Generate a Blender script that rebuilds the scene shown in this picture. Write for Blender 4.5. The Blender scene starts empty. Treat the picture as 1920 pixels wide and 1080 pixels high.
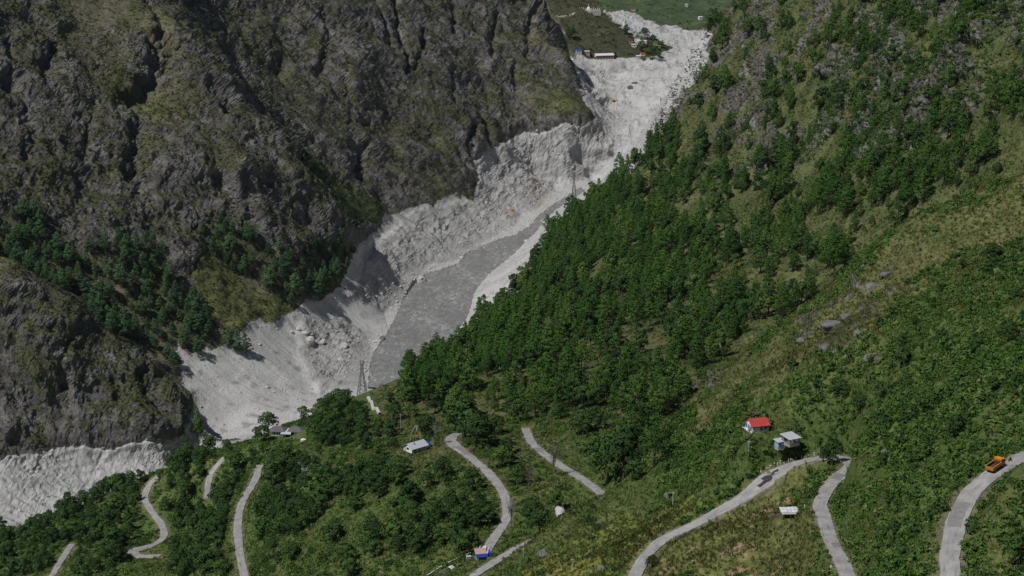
import bpy, math, random
import numpy as np
from mathutils import Vector, Matrix

random.seed(7)
rng = np.random.default_rng(7)
SC = bpy.context.scene
COL = SC.collection
R = math.radians

# ------------------------------------------------------------------ camera, sky, sun, exposure
PITCH = R(15.0)
FPX = 3733.0                       # focal length in pixels of a 1920 px wide frame (70 mm lens)
cam_d = bpy.data.cameras.new('camera')
cam_d.sensor_width = 36.0
cam_d.lens = FPX / 1920.0 * 36.0
cam_d.clip_start = 1.0
cam_d.clip_end = 20000.0
cam = bpy.data.objects.new('camera', cam_d)
cam.location = (0, 0, 0)
cam.rotation_euler = (math.pi / 2 - PITCH, 0, 0)
COL.objects.link(cam)
SC.camera = cam

SUN_EL = R(54.0)
# the sun stands behind the camera's left shoulder
sun_dir = Vector((-0.77 * math.cos(SUN_EL), -0.64 * math.cos(SUN_EL), math.sin(SUN_EL)))
sun_d = bpy.data.lights.new('sun', 'SUN')
sun_d.energy = 5.0
sun_d.angle = R(0.53)
sun_d.color = (1.0, 0.97, 0.93)
sun = bpy.data.objects.new('sun', sun_d)
sun.rotation_euler = sun_dir.to_track_quat('Z', 'Y').to_euler()
COL.objects.link(sun)
wd = bpy.data.worlds.new('World')
SC.world = wd
wd.use_nodes = True
wn = wd.node_tree
bg = wn.nodes['Background']
sky = wn.nodes.new('ShaderNodeTexSky')
sky.sky_type = 'NISHITA'
sky.sun_disc = False
sky.sun_elevation = SUN_EL
sky.sun_rotation = math.atan2(sun_dir.x, sun_dir.y)
sky.altitude = 1500
wn.links.new(sky.outputs[0], bg.inputs[0])
bg.inputs[1].default_value = 0.05
vs = SC.view_settings
vs.view_transform = 'Standard'
vs.look = 'None'
vs.exposure = -0.38
vs.gamma = 1.0
SC.cycles.max_bounces = 4
SC.cycles.diffuse_bounces = 1
SC.cycles.glossy_bounces = 2
SC.cycles.transmission_bounces = 2
SC.cycles.transparent_max_bounces = 4
SC.cycles.volume_bounces = 0

# ------------------------------------------------------------------ geometry of the view, noise
SP, CP = math.sin(PITCH), math.cos(PITCH)

def at(px, py, D):
    """the point D metres down the lens axis that is seen at photograph pixel (px, py)"""
    dx, dy = (px - 960.0) / FPX, (540.0 - py) / FPX
    return (dx * D, (CP + dy * SP) * D, (-SP + dy * CP) * D)

def under(px, D, z):
    """a point out of sight: column px, depth D, height z"""
    dy = (z / D + SP) / CP
    return ((px - 960.0) / FPX * D, (CP + dy * SP) * D, z)

def project(x, y, z):
    d = y * CP - z * SP
    d = np.maximum(d, 1.0)
    u = y * SP + z * CP
    return 960.0 + FPX * x / d, 540.0 - FPX * u / d, d

def _h(ix, iy, iz, seed):
    n = (ix.astype(np.int64) * 374761393 + iy.astype(np.int64) * 668265263 + iz.astype(np.int64) * 1440662683 + seed * 974634777) & 0xFFFFFFFF
    n = ((n ^ (n >> 13)) * 1274126177) & 0xFFFFFFFF
    n = ((n ^ (n >> 16)) * 2246822519) & 0xFFFFFFFF
    return ((n ^ (n >> 15)) & 0xFFFFFF).astype(np.float32) / np.float32(0xFFFFFF)

def noise(x, y, z, seed=0):
    """value noise, -1..1"""
    x0, y0, z0 = np.floor(x), np.floor(y), np.floor(z)
    fx, fy, fz = x - x0, y - y0, z - z0
    fx = fx * fx * (3 - 2 * fx); fy = fy * fy * (3 - 2 * fy); fz = fz * fz * (3 - 2 * fz)
    x0 = x0.astype(np.int64); y0 = y0.astype(np.int64); z0 = z0.astype(np.int64)
    r = 0
    for i in (0, 1):
        wx = fx if i else 1 - fx
        for j in (0, 1):
            wy = fy if j else 1 - fy
            for k in (0, 1):
                r = r + _h(x0 + i, y0 + j, z0 + k, seed) * (wx * wy * (fz if k else 1 - fz))
    return r * 2 - 1

def fbm(x, y, z, sc, oct=4, seed=0, gain=0.5, ridged=False):
    t, a, s = 0, 1.0, 0
    for o in range(oct):
        f = (1.0 / sc) * 2.03 ** o
        n = noise(x * f + 17.3 * o, y * f - 9.1 * o, z * f + 4.7 * o, seed + o)
        if ridged: n = 1 - 2 * np.abs(n)
        t = t + a * n; s += a; a *= gain
    return t / s

def cells(x, y, z, seed):
    """nearest feature point of a jittered lattice: (hash, dx, dy, dz)"""
    x0, y0, z0 = np.floor(x).astype(np.int64), np.floor(y).astype(np.int64), np.floor(z).astype(np.int64)
    best = np.full(x.shape, 1e9, np.float32)
    hid = np.zeros(x.shape, np.float32); bx = np.zeros(x.shape, np.float32); by = bx.copy(); bz = bx.copy()
    sec = best.copy()
    for i in (-1, 0, 1):
        for j in (-1, 0, 1):
            for k in (-1, 0, 1):
                cx, cy, cz = x0 + i, y0 + j, z0 + k
                dx = x - cx - _h(cx, cy, cz, seed); dy = y - cy - _h(cx, cy, cz, seed + 1); dz = z - cz - _h(cx, cy, cz, seed + 2)
                d = (dx * dx + dy * dy + dz * dz).astype(np.float32)
                m = d < best
                sec = np.where(m, best, np.minimum(sec, d))
                best = np.where(m, d, best)
                hid = np.where(m, _h(cx, cy, cz, seed + 3), hid)
                bx = np.where(m, dx, bx); by = np.where(m, dy, by); bz = np.where(m, dz, bz)
    return hid, bx, by, bz, np.sqrt(sec) - np.sqrt(best)

def sstep(a, b, x):
    t = np.clip((x - a) / (b - a), 0, 1)
    return t * t * (3 - 2 * t)

def inpoly(px, py, poly):
    r = np.zeros(px.shape, bool)
    n = len(poly)
    for i in range(n):
        x1, y1 = poly[i]; x2, y2 = poly[(i + 1) % n]
        if y1 == y2: continue
        c = ((y1 > py) != (y2 > py)) & (px < (x2 - x1) * (py - y1) / (y2 - y1) + x1)
        r ^= c
    return r

# ------------------------------------------------------------------ the lie of the land
RIV0, RIVG = -519.0, 0.045
def river_z(y): return RIV0 + (y - 1620.0) * RIVG
def on_river(px, py, dz=0.0):
    dx, dy = (px - 960.0) / FPX, (540.0 - py) / FPX
    ky, kz = CP + dy * SP, -SP + dy * CP
    D = (RIV0 - 1620.0 * RIVG + dz) / (kz - RIVG * ky)
    return D

ROADS = {   # centre lines (photograph pixel, depth) of the stretches of the one hairpin road
 'truck':  [(1782,1130,428),(1781,1080,438),(1785,1020,447),(1797,965,456),(1830,912,464),(1872,876,470),(1925,852,478),(2000,820,490)],
 'upper':  [(1615,1120,520),(1590,1075,538),(1562,1020,568),(1545,970,598),(1540,940,612),(1560,905,634),(1588,880,648),(1596,866,658),(1570,858,674),(1530,859,684),(1490,870,690),(1455,893,692),(1410,925,690),(1355,957,687),(1300,985,682),(1245,1012,675),(1213,1040,664),(1192,1075,650),(1180,1120,636)],
 'middle': [(985,803,1008),(1000,832,962),(1040,865,925),(1085,893,892),(1125,922,858),(1140,945,836),(1130,965,822)],
 'lower':  [(850,1100,770),(893,1075,780),(945,1042,797),(990,1018,808),(1037,998,818),(1070,985,826)],
 'bend':   [(905,1045,812),(925,1010,832),(946,980,850),(951,950,867),(941,918,888),(912,882,920),(876,852,950),(850,832,972),(846,820,984),(858,813,996),(880,808,1010)],
 'left':   [(487,872,1138),(478,900,1112),(455,940,1078),(446,975,1052),(447,1010,1024),(452,1050,995),(462,1095,962)],
 'hidden': [(420,858,1214),(398,882,1208),(390,905,1204),(388,935,1200)],
 'hairpin':[(300,890,1242),(280,912,1234),(272,935,1216),(288,963,1194),(304,985,1176),(306,1008,1154),(285,1022,1136),(262,1028,1128),(250,1034,1121),(262,1043,1113),(300,1042,1108)],
 'bottom': [(135,1020,1172),(118,1045,1146),(98,1078,1114),(70,1120,1072)],
}
ROAD_W = {'truck':4.8,'upper':4.5,'middle':4.3,'lower':4.0,'bend':4.4,'left':4.3,'hidden':3.8,'hairpin':4.2,'bottom':4.0}
# hairpins are broader: (road, photograph column and row, spread in metres, factor)
WIDE = [('upper',1490,872,22,3.0),('upper',1590,872,14,1.5),('hairpin',256,1034,10,1.7),('bend',852,826,14,1.4),('middle',1138,945,12,1.5)]

CTRL = [  # what is in sight: pixel and depth
 # hillside of the near roads and the bushy bowl
 (1900,1080,432),(1650,1080,492),(1690,950,520),(1750,850,522),(1650,800,600),(1800,750,545),(1900,700,560),(1750,600,660),
 (1900,550,680),(1600,700,690),(1500,780,698),(1420,800,702),(1380,850,712),(1300,900,730),(1450,700,738),(1600,600,748),
 (1700,500,772),(1900,430,745),(1800,400,792),(1920,325,800),(1700,415,830),(1600,495,840),(1500,585,835),(1400,655,830),(1315,725,830),
 (1285,800,805),(1350,765,782),(1480,960,640),(1400,1020,630),(1500,1060,575),(1300,1070,620),
 # the pine mountain
 (1700,395,1110),(1600,470,1130),(1500,560,1110),(1400,640,1070),(1310,700,1015),(1920,300,1030),(1800,350,1080),
 (1600,300,1270),(1600,100,1400),(1600,0,1450),(1500,400,1290),(1500,300,1400),(1500,100,1560),(1500,0,1620),(1300,300,1620),(1300,100,1850),(1300,500,1350),
 (1400,400,1350),(1400,200,1600),(1400,0,1800),(1200,400,1650),(1200,300,1850),(1200,600,1200),(1100,500,1480),(1100,400,1800),
 (1100,600,1250),(1100,700,1100),(1000,700,1150),(1000,600,1350),(900,700,1200),(1200,700,1060),(1200,800,950),(1100,800,970),
 (1700,200,1200),(1700,0,1330),(1700,300,1170),(1900,200,1080),(1900,0,1180),(1800,100,1180),
 (1030,440,1940),(1000,495,1860),(950,575,1700),(880,645,1560),(800,715,1470),(725,750,1430),(1100,365,2060),(1170,300,2140),(1230,230,2210),(1300,140,2250),(1370,25,2300),
 # foreground spur
 (1200,880,800),(1250,950,740),(1200,1000,720),(1100,1030,740),(1050,965,800),(1000,1080,730),
 (800,900,920),(800,1000,850),(750,1070,820),(780,830,1000),(700,900,980),(650,1000,910),(600,1080,870),(600,900,1050),(550,980,960),
 (650,830,1080),(700,770,1180),(560,805,1250),(640,755,1340),(690,745,1415),(500,840,1200),(400,1000,1090),(350,860,1270),
 (350,1060,1055),(200,965,1240),(100,985,1240),(0,1030,1230),(0,1080,1160),(200,1080,1085),(180,935,1280),(440,845,1235),(950,840,960),(900,780,1080),(900,900,920),
 # left bank and rocky spur
 (0,1005,1408),(0,860,1466),(100,840,1494),(200,850,1509),(330,800,1552),(365,785,1573),
 (0,750,1483),(0,620,1509),(100,700,1508),(200,750,1521),(200,660,1538),(120,582,1533),(300,715,1561),(345,745,1571),(250,800,1522),(0,540,1513),
 (150,560,1624),(250,620,1636),(330,680,1640),(380,640,1668),(50,500,1612),(200,520,1652),(300,560,1672),(0,430,1620),
 # the slide
 (400,660,1668),(450,620,1700),(400,740,1636),(500,700,1680),(550,620,1748),(600,570,1793),(640,520,1851),(600,650,1756),(650,600,1816),(600,740,1686),
 (360,810,1586),(480,812,1601),(700,560,1888),(750,500,1984),(700,480,1964),(720,420,2036),(800,440,2072),(800,400,2104),(850,400,2140),(880,440,2120),
 (880,330,2232),(900,300,2248),(950,380,2244),(950,300,2302),(1000,330,2344),(1000,260,2364),(1060,250,2382),(1100,240,2400),(1040,360,2314),(1100,320,2394),(1080,350,2337),
 (1150,260,2440),(1180,230,2480),(1130,200,2520),(1200,170,2590),(1230,190,2540),(1250,150,2620),(1080,150,2590),(1140,140,2652),(1140,118,2680),(1085,125,2640),
 (1210,112,2700),(1270,120,2720),(1260,80,2850),(1310,70,2950),(1180,60,2950),(1150,30,3030),(1230,55,2980),(1310,58,3010),
 # hill behind the settlement, far valley
 (1060,90,2690),(1120,80,2720),(1180,95,2720),(1100,50,2760),(1150,52,2770),(1060,40,2760),(1100,20,2790),(1040,0,2800),
 (1250,10,3150),(1350,30,3150),(1200,-30,3300),(1350,-30,3300),(1250,-150,3700),(1000,-150,3700),(1500,-150,3700),
 # left mountain: near ridge and its flank
 (330,60,1878),(380,130,1866),(450,220,1859),(540,290,1883),(600,360,1884),(650,430,1893),(672,470,1903),
 (450,350,1792),(350,250,1793),(300,350,1737),(450,450,1758),(350,450,1728),(550,450,1810),(550,530,1773),(450,530,1744),(400,590,1696),
 (250,150,1810),(200,300,1728),(100,200,1728),(100,350,1676),(0,300,1660),(0,100,1728),(100,0,1832),(0,-80,1812),(200,430,1680),(100,450,1644),(250,0,1924),(300,-80,2012),
 # the great cliff behind it
 (600,330,2008),(660,400,2004),(450,150,2024),(400,60,2052),(550,200,2064),(550,50,2168),(650,250,2104),(700,350,2072),(650,100,2190),(750,300,2144),(750,150,2236),
 (700,0,2312),(850,250,2234),(850,100,2368),(900,0,2474),(950,200,2372),(950,100,2438),(1030,180,2434),(1060,200,2418),(1010,60,2504),(1000,0,2542),(1050,110,2472),(550,-80,2242),(900,-80,2536),
 # beyond the frame
 (-200,0,1696),(-200,600,1520),(2100,0,1050),(2100,500,640),(2100,900,430),(2100,1080,405),(1900,1200,400),(1500,1200,480),(1000,1200,660),(500,1200,850),(0,1200,1040),(-200,1200,1100),(-200,1060,1200),
]
HIDE = [  # ground that the photograph does not show
 (1700,895,-232),(1600,905,-248),(1500,900,-268),(1400,900,-284),(1310,905,-296),(1920,880,-212),(1800,880,-220),
 (0,1330,-520),(200,1400,-522),(350,1460,-520),(450,1500,-516),(600,1560,-510),(720,1620,-506),(800,1700,-502),(880,1800,-497),
 (0,1390,-534),(200,1480,-532),(350,1545,-528),(450,1580,-526),(600,1650,-523),(100,1440,-533),(-200,1340,-540),
 (950,1880,-492),(1010,2040,-486),(1060,2130,-482),(1120,2220,-474),(1180,2300,-466),(1240,2400,-445),(1310,2500,-420),(1400,2600,-400),(1450,2800,-390),
 (1150,2880,-392),(1100,2950,-382),(1030,2650,-395),(950,2700,-380),(900,2850,-340),(700,2700,-230),(300,2300,-150),(0,2100,-100),(1700,2300,-150),(1900,1700,-60),
]
LEFT_EDGE = [(690,726),(694,690),(702,660),(728,622),(742,596),(757,560),(775,532),(805,512),(860,494),(872,478),(905,462),(935,448),(968,440),(992,425),(1008,408),(1026,392),(1046,378),(1066,366),(1090,352)]
RIGHT_EDGE = [(735,728),(770,712),(806,684),(848,640),(872,612),(882,580),(888,552),(912,520),(942,496),(972,468),(990,452),(1004,436),(1018,422),(1026,410),(1036,400),(1048,390),(1060,380),(1078,370),(1098,358)]
river_left = [at(x, y, on_river(x, y)) for x, y in LEFT_EDGE]
river_right = [at(x, y, on_river(x, y)) for x, y in RIGHT_EDGE]

pts = [at(*c) for c in CTRL] + [under(*c) for c in HIDE]
for k, rd in ROADS.items(): pts += [at(*c) for c in rd]
for a, b in zip(river_left[1::2], river_right[1::2]):
    pts.append((a[0], a[1], a[2] + 0.6)); pts.append((b[0], b[1], b[2] + 0.6))
pts = np.array(pts, np.float64)
CM = 14.0
def rbf_fit(p):
    d = np.hypot(p[:, None, 0] - p[None, :, 0], p[:, None, 1] - p[None, :, 1])
    n = len(p)
    A = np.zeros((n + 3, n + 3))
    A[:n, :n] = -np.sqrt(d * d + CM * CM) + np.eye(n) * 1.0
    A[:n, n] = 1; A[:n, n + 1] = p[:, 0] / 1000; A[:n, n + 2] = p[:, 1] / 1000
    A[n:, :n] = A[:n, n:].T
    b = np.zeros(n + 3); b[:n] = p[:, 2]
    return np.linalg.solve(A, b)
W = rbf_fit(pts)
def base_z(x, y):
    sh = x.shape; x = x.ravel().astype(np.float32); y = y.ravel().astype(np.float32)
    out = np.empty(x.shape, np.float32)
    px_, py_, w_ = pts[:, 0].astype(np.float32), pts[:, 1].astype(np.float32), W[:-3].astype(np.float32)
    for i in range(0, len(x), 20000):
        xs, ys = x[i:i + 20000, None], y[i:i + 20000, None]
        d = np.sqrt((xs - px_) ** 2 + (ys - py_) ** 2 + CM * CM)
        out[i:i + 20000] = -(d @ w_)
    return (out + W[-3] + W[-2] * x / 1000 + W[-1] * y / 1000).reshape(sh)

# ------------------------------------------------------------------ materials
def mat(name, build):
    m = bpy.data.materials.new(name)
    m.use_nodes = True
    nt = m.node_tree
    b = nt.nodes['Principled BSDF']
    b.inputs['Roughness'].default_value = 0.9
    b.inputs['Specular IOR Level'].default_value = 0.15
    build(nt, b)
    return m

def N(nt, kind, **kw):
    n = nt.nodes.new(kind)
    for k, v in kw.items():
        if k.startswith('i_'):
            n.inputs[int(k[2:]) if k[2:].isdigit() else k[2:].replace('_', ' ')].default_value = v
        else: setattr(n, k, v)
    return n

def tex_noise(nt, scale, detail=4.0, rough=0.55, vec=None, stretch=None):
    tc = N(nt, 'ShaderNodeNewGeometry').outputs['Position'] if vec is None else vec
    if stretch:
        mp = N(nt, 'ShaderNodeMapping'); mp.inputs['Scale'].default_value = stretch
        nt.links.new(tc, mp.inputs[0]); tc = mp.outputs[0]
    t = N(nt, 'ShaderNodeTexNoise'); t.inputs['Scale'].default_value = scale
    t.inputs['Detail'].default_value = detail; t.inputs['Roughness'].default_value = rough
    nt.links.new(tc, t.inputs['Vector'])
    return t.outputs['Fac']

def ramp(nt, fac, stops):
    r = N(nt, 'ShaderNodeValToRGB')
    el = r.color_ramp.elements
    while len(el) < len(stops): el.new(0.5)
    for e, (p, c) in zip(el, stops):
        e.position = p; e.color = (c[0], c[1], c[2], 1) if not isinstance(c, (int, float)) else (c, c, c, 1)
    nt.links.new(fac, r.inputs[0])
    return r.outputs[0]

def mix(nt, fac, a, b, mode='MIX'):
    m = N(nt, 'ShaderNodeMix', data_type='RGBA', blend_type=mode)
    for i, v in ((0, fac), (6, a), (7, b)):
        if isinstance(v, (int, float)): m.inputs[i].default_value = v
        elif isinstance(v, tuple): m.inputs[i].default_value = (*v, 1)
        else: nt.links.new(v, m.inputs[i])
    return m.outputs[2]

def bump(nt, b, h, strength, dist):
    bp = N(nt, 'ShaderNodeBump'); bp.inputs['Distance'].default_value = dist
    if isinstance(strength, (int, float)): bp.inputs['Strength'].default_value = strength
    else: nt.links.new(strength, bp.inputs['Strength'])
    nt.links.new(h, bp.inputs['Height']); nt.links.new(bp.outputs[0], b.inputs['Normal'])

def terrain_mat(nt, b):
    a = N(nt, 'ShaderNodeAttribute', attribute_name='Col')
    k = N(nt, 'ShaderNodeAttribute', attribute_name='rocky')
    n1 = tex_noise(nt, 0.55, 6, 0.78)
    n2 = tex_noise(nt, 0.06, 5, 0.6)
    v1 = ramp(nt, n1, [(0.3, 0.35), (0.5, 1.0), (0.72, 1.75)])
    v2 = ramp(nt, n2, [(0.3, 0.75), (0.7, 1.25)])
    ka = N(nt, 'ShaderNodeAttribute', attribute_name='calm')
    v1 = mix(nt, ka.outputs['Fac'], v1, ramp(nt, tex_noise(nt, 0.8, 5, 0.75), [(0.25, 0.78), (0.5, 1.0), (0.8, 1.12)]))
    v2 = mix(nt, ka.outputs['Fac'], v2, (1.0, 1.0, 1.0))
    c = mix(nt, 1.0, a.outputs['Color'], v1, 'MULTIPLY')
    c = mix(nt, 1.0, c, v2, 'MULTIPLY')
    nt.links.new(c, b.inputs['Base Color'])
    nb = tex_noise(nt, 0.45, 8, 0.75)
    bump(nt, b, nb, k.outputs['Fac'], 3.0)
    b.inputs['Roughness'].default_value = 0.95
    b.inputs['Specular IOR Level'].default_value = 0.05
M_TERRAIN = mat('mountain_ground', terrain_mat)

def water_mat(nt, b):
    n1 = tex_noise(nt, 0.20, 7, 0.7, stretch=(1.0, 0.5, 1.0))
    n2 = tex_noise(nt, 0.8, 5, 0.7, stretch=(1.2, 0.6, 1.0))
    n3 = tex_noise(nt, 0.035, 3, 0.5, stretch=(1.0, 0.5, 1.0))
    f = mix(nt, 0.62, n1, n2)
    f = mix(nt, 0.13, f, n3)
    c = ramp(nt, f, [(0.40, (0.135, 0.134, 0.130)), (0.50, (0.185, 0.184, 0.180)), (0.545, (0.25, 0.25, 0.245)), (0.62, (0.55, 0.55, 0.54))])
    nt.links.new(c, b.inputs['Base Color'])
    b.inputs['Roughness'].default_value = 0.35
    b.inputs['Specular IOR Level'].default_value = 0.4
    bump(nt, b, f, 0.9, 1.2)
M_WATER = mat('silty_river_water', water_mat)

def road_mat(nt, b):
    uv = N(nt, 'ShaderNodeUVMap').outputs[0]
    n1 = tex_noise(nt, 0.22, 6, 0.65)
    n2 = tex_noise(nt, 0.9, 5, 0.7, vec=uv, stretch=(1.0, 0.14, 1.0))
    n3 = tex_noise(nt, 3.5, 3, 0.6)
    c = ramp(nt, n1, [(0.3, (0.21, 0.207, 0.20)), (0.5, (0.285, 0.28, 0.272)), (0.72, (0.37, 0.365, 0.353))])
    d = ramp(nt, n2, [(0.34, 0.62), (0.46, 1.0), (0.7, 1.08)])
    e = ramp(nt, n3, [(0.3, 0.85), (0.7, 1.12)])
    c = mix(nt, 1.0, c, d, 'MULTIPLY'); c = mix(nt, 1.0, c, e, 'MULTIPLY')
    nt.links.new(c, b.inputs['Base Color'])
    bump(nt, b, n3, 0.3, 0.1)
M_ROAD = mat('worn_concrete_road', road_mat)

def plain(name, col, var=0.25, scale=1.5, rough=0.85, spec=0.2, metal=0.0, stretch=None):
    def f(nt, b):
        n = tex_noise(nt, scale, 5, 0.65, stretch=stretch)
        c = mix(nt, 1.0, col, ramp(nt, n, [(0.25, 1 - var), (0.75, 1 + var)]), 'MULTIPLY')
        nt.links.new(c, b.inputs['Base Color'])
        b.inputs['Roughness'].default_value = rough
        b.inputs['Specular IOR Level'].default_value = spec
        b.inputs['Metallic'].default_value = metal
    return mat(name, f)

# ------------------------------------------------------------------ helpers for objects
def mesh_obj(name, verts, faces, m, parent=None, smooth=False):
    me = bpy.data.meshes.new(name)
    me.from_pydata([tuple(v) for v in verts], [], [tuple(f) for f in faces])
    if m: me.materials.append(m)
    if smooth: me.polygons.foreach_set('use_smooth', [True] * len(me.polygons))
    me.update()
    o = bpy.data.objects.new(name, me)
    COL.objects.link(o)
    if parent: o.parent = parent
    return o

def tag(o, label, cat, group=None):
    o['label'] = label; o['category'] = cat
    if group: o['group'] = group
    return o

# ------------------------------------------------------------------ terrain sheet
def spline(points, step):
    """Catmull-Rom through 3-D points, resampled about every step metres"""
    P = [2 * np.array(points[0]) - np.array(points[1])] + [np.array(p) for p in points] + [2 * np.array(points[-1]) - np.array(points[-2])]
    out = []
    for i in range(1, len(P) - 2):
        n = max(2, int(np.linalg.norm(P[i + 1] - P[i]) / step))
        for k in range(n):
            t = k / n
            out.append(0.5 * ((2 * P[i]) + (-P[i - 1] + P[i + 1]) * t + (2 * P[i - 1] - 5 * P[i] + 4 * P[i + 1] - P[i + 2]) * t * t + (-P[i - 1] + 3 * P[i] - 3 * P[i + 1] + P[i + 2]) * t ** 3))
    out.append(P[-2])
    return np.array(out)
road_line = {}
for k, rd in ROADS.items():
    s = spline([at(*c) for c in rd], 1.5)
    z = s[:, 2].copy()
    for _ in range(60): z[1:-1] = 0.5 * z[1:-1] + 0.25 * (z[:-2] + z[2:])
    s[:, 2] = z
    road_line[k] = s
road_wide = {}
for k, s in road_line.items():
    f = np.ones(len(s)); a_, b_, _ = project(*s.T)
    for rk, x_, y_, sp_, m_ in WIDE:
        if rk == k:
            c = s[np.hypot(a_ - x_, b_ - y_).argmin()]
            f = np.maximum(f, 1 + (m_ - 1) * np.exp(-((np.linalg.norm(s - c, axis=1) / sp_) ** 2)))
    road_wide[k] = f

def road_field(x, y, pad=14.0):
    """distance to the nearest road edge (negative on the road) and that road's height"""
    dist = np.full(x.shape, 99.0, np.float32); hz = np.zeros(x.shape, np.float32)
    for k, s in road_line.items():
        for i in range(0, len(s), 30):
            g = s[i:i + 32]; hw = ROAD_W[k] / 2 * road_wide[k][i:i + 32]
            m = np.where((x > g[:, 0].min() - pad) & (x < g[:, 0].max() + pad) & (y > g[:, 1].min() - pad) & (y < g[:, 1].max() + pad))[0]
            if not len(m): continue
            d = np.hypot(x[m, None] - g[None, :, 0], y[m, None] - g[None, :, 1])
            j = d.argmin(1); dm = d[np.arange(len(m)), j] - hw[j]
            u = dm < dist[m]
            dist[m[u]] = dm[u]; hz[m[u]] = g[j[u], 2]
    return dist, hz

river_poly = [(p[0], p[1]) for p in river_left] + [(p[0], p[1]) for p in reversed(river_right)]

NC, NR = 800, 980
uu = np.concatenate([np.linspace(-0.37, -0.278, 14)[:-1], np.linspace(-0.278, 0.278, NC - 26), np.linspace(0.278, 0.37, 14)[1:]])
# rows: close together where the slope faces the camera, far apart where it turns away
cs = uu[::12]
yf = np.arange(340.0, 3900.0, 4.0)
XX = cs[:, None] * yf[None, :]; YY = np.repeat(yf[None, :], len(cs), 0)
ZZ = base_z(XX, YY)
_, pyf, _ = project(XX, YY, ZZ)
run = np.minimum.accumulate(pyf, axis=1)
gain = np.zeros_like(pyf); gain[:, 1:] = run[:, :-1] - run[:, 1:]
w = gain * np.where((pyf > -120), 1.0, 0.15) + 0.55 + 0.35 * (yf[None, :] < 420)
w = np.minimum(w, 14)
ker = np.array([1, 2, 3, 2, 1]) / 9.0
w = np.apply_along_axis(lambda r: np.convolve(np.pad(r, 2, mode='edge'), ker, 'valid'), 1, w)
for _ in range(3): w[1:-1] = 0.5 * w[1:-1] + 0.25 * (w[:-2] + w[2:])
cw = np.cumsum(w, 1); cw = (cw - cw[:, :1]) / (cw[:, -1:] - cw[:, :1])
rows_c = np.array([np.interp(np.linspace(0, 1, NR), cw[i], yf) for i in range(len(cs))])
TY = np.array([np.interp(uu, cs, rows_c[:, j]) for j in range(NR)]).T          # (NC, NR)
TX = uu[:, None] * TY
TZ = base_z(TX, TY)

def grid_normals(x, y, z):
    p = np.stack([x, y, z], -1)
    a = np.gradient(p, axis=0); b = np.gradient(p, axis=1)
    n = np.cross(a, b)
    n /= np.maximum(np.linalg.norm(n, axis=-1, keepdims=True), 1e-9)
    return n
tx, ty, tz = (a.ravel().astype(np.float32) for a in (TX, TY, TZ))
nrm = grid_normals(TX, TY, TZ).reshape(-1, 3).astype(np.float32)
slope = 1 - nrm[:, 2]

# land cover, drawn as outlines on the ground
rx, ry, rD = project(tx, ty, tz)
wob = 1400.0 / rD
wx = rx + wob * (10 * noise(tx / 14, ty / 14, tz / 14, 51) + 7 * noise(tx / 5, ty / 5, tz / 5, 52))
wy = ry + wob * (8 * noise(tx / 14, ty / 14, tz / 14, 53) + 6 * noise(tx / 5, ty / 5, tz / 5, 54))
SLIDE = [(330,640),(352,668),(388,650),(398,655),(440,628),(478,606),(520,600),(570,572),(632,545),(655,500),(668,462),(700,440),(718,408),(765,392),(815,385),(845,372),(884,378),(880,335),(876,300),(905,290),(935,272),(965,252),(1020,248),(1075,240),(1112,232),
 (1095,200),(1078,150),(1062,118),(1085,104),(1130,110),(1180,108),(1200,112),(1240,100),(1262,92),(1225,70),(1190,70),(1165,50),(1130,22),(1190,26),(1235,48),(1275,58),(1330,58),(1325,120),(1270,200),(1240,260),(1180,330),(1080,400),(1030,440),(1022,470),(985,520),(960,560),(905,600),(885,640),(815,690),(740,740),(690,760),(600,775),(520,820),(400,835),(362,800)]
BANK = [(-100,868),(0,862),(30,848),(66,852),(100,836),(170,832),(215,842),(260,828),(300,838),(345,800),(352,775),(372,800),(430,845),(300,930),(150,1000),(0,1060),(-100,1080)]
far_side = rD > 1360
grey = (inpoly(wx, wy, SLIDE) | inpoly(wx, wy, BANK)) & far_side
HILL = [(1000,-40),(1040,30),(1062,100),(1100,104),(1180,104),(1258,90),(1225,80),(1190,66),(1160,48),(1125,18),(1110,-40)]
FARG = [(1110,-60),(1130,18),(1195,24),(1240,48),(1330,56),(1420,50),(1420,-60)]
HOOK = [(545,290),(600,330),(660,370),(712,400),(700,425),(655,430),(628,400),(600,360)]
_ry = np.array([1000,1290,1440,1560,1690,1880,2010,2160,2260,2420,2600,2760,4000.0]); _rx = np.array([-420,-385,-262,-165,-105,-62,-6,42,75,130,150,175,260.0])
west = tx < np.interp(ty, _ry, _rx)          # the side of the river under the dark cliffs
LEFT = (rx < 1130) & west & (rD > 1385) & ~grey
L_GRASS = [(385,470),(440,520),(500,560),(560,575),(520,600),(480,605),(440,625),(400,600),(370,560),(345,510)]
SPUR = [(1278,806),(1300,730),(1340,690),(1400,650),(1500,578),(1600,488),(1700,408),(1800,385),(1930,312),(1930,440),(1830,450),(1740,500),(1690,560),(1620,640),(1560,680),(1460,720),(1400,755),(1330,806)]
FIELDS = [(1130,1000),(1300,990),(1390,955),(1460,905),(1520,900),(1535,925),(1510,960),(1525,1010),(1540,1090),(1180,1090)]
CROPS = [(985,1090),(1000,1050),(1090,1005),(1180,975),(1300,930),(1330,955),(1240,1005),(1190,1040),(1165,1090)]
TOWER_SLOPE = [(1250,0),(1930,0),(1930,190),(1780,250),(1660,300),(1500,310),(1380,330),(1280,300),(1210,260),(1330,60)]
in_hill = inpoly(wx, wy, HILL) & (rD > 2600)
in_far = (inpoly(wx, wy, FARG) & (rD > 2850)) | (rD > 3300)
wx2 = wx + 34 * noise(tx / 22, ty / 22, tz / 22, 55); wy2 = wy + 26 * noise(tx / 22, ty / 22, tz / 22, 56)
in_spur = inpoly(wx2, wy2, SPUR) & (rD < 900)
in_field = inpoly(wx, wy, FIELDS) & (rD < 800)
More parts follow.
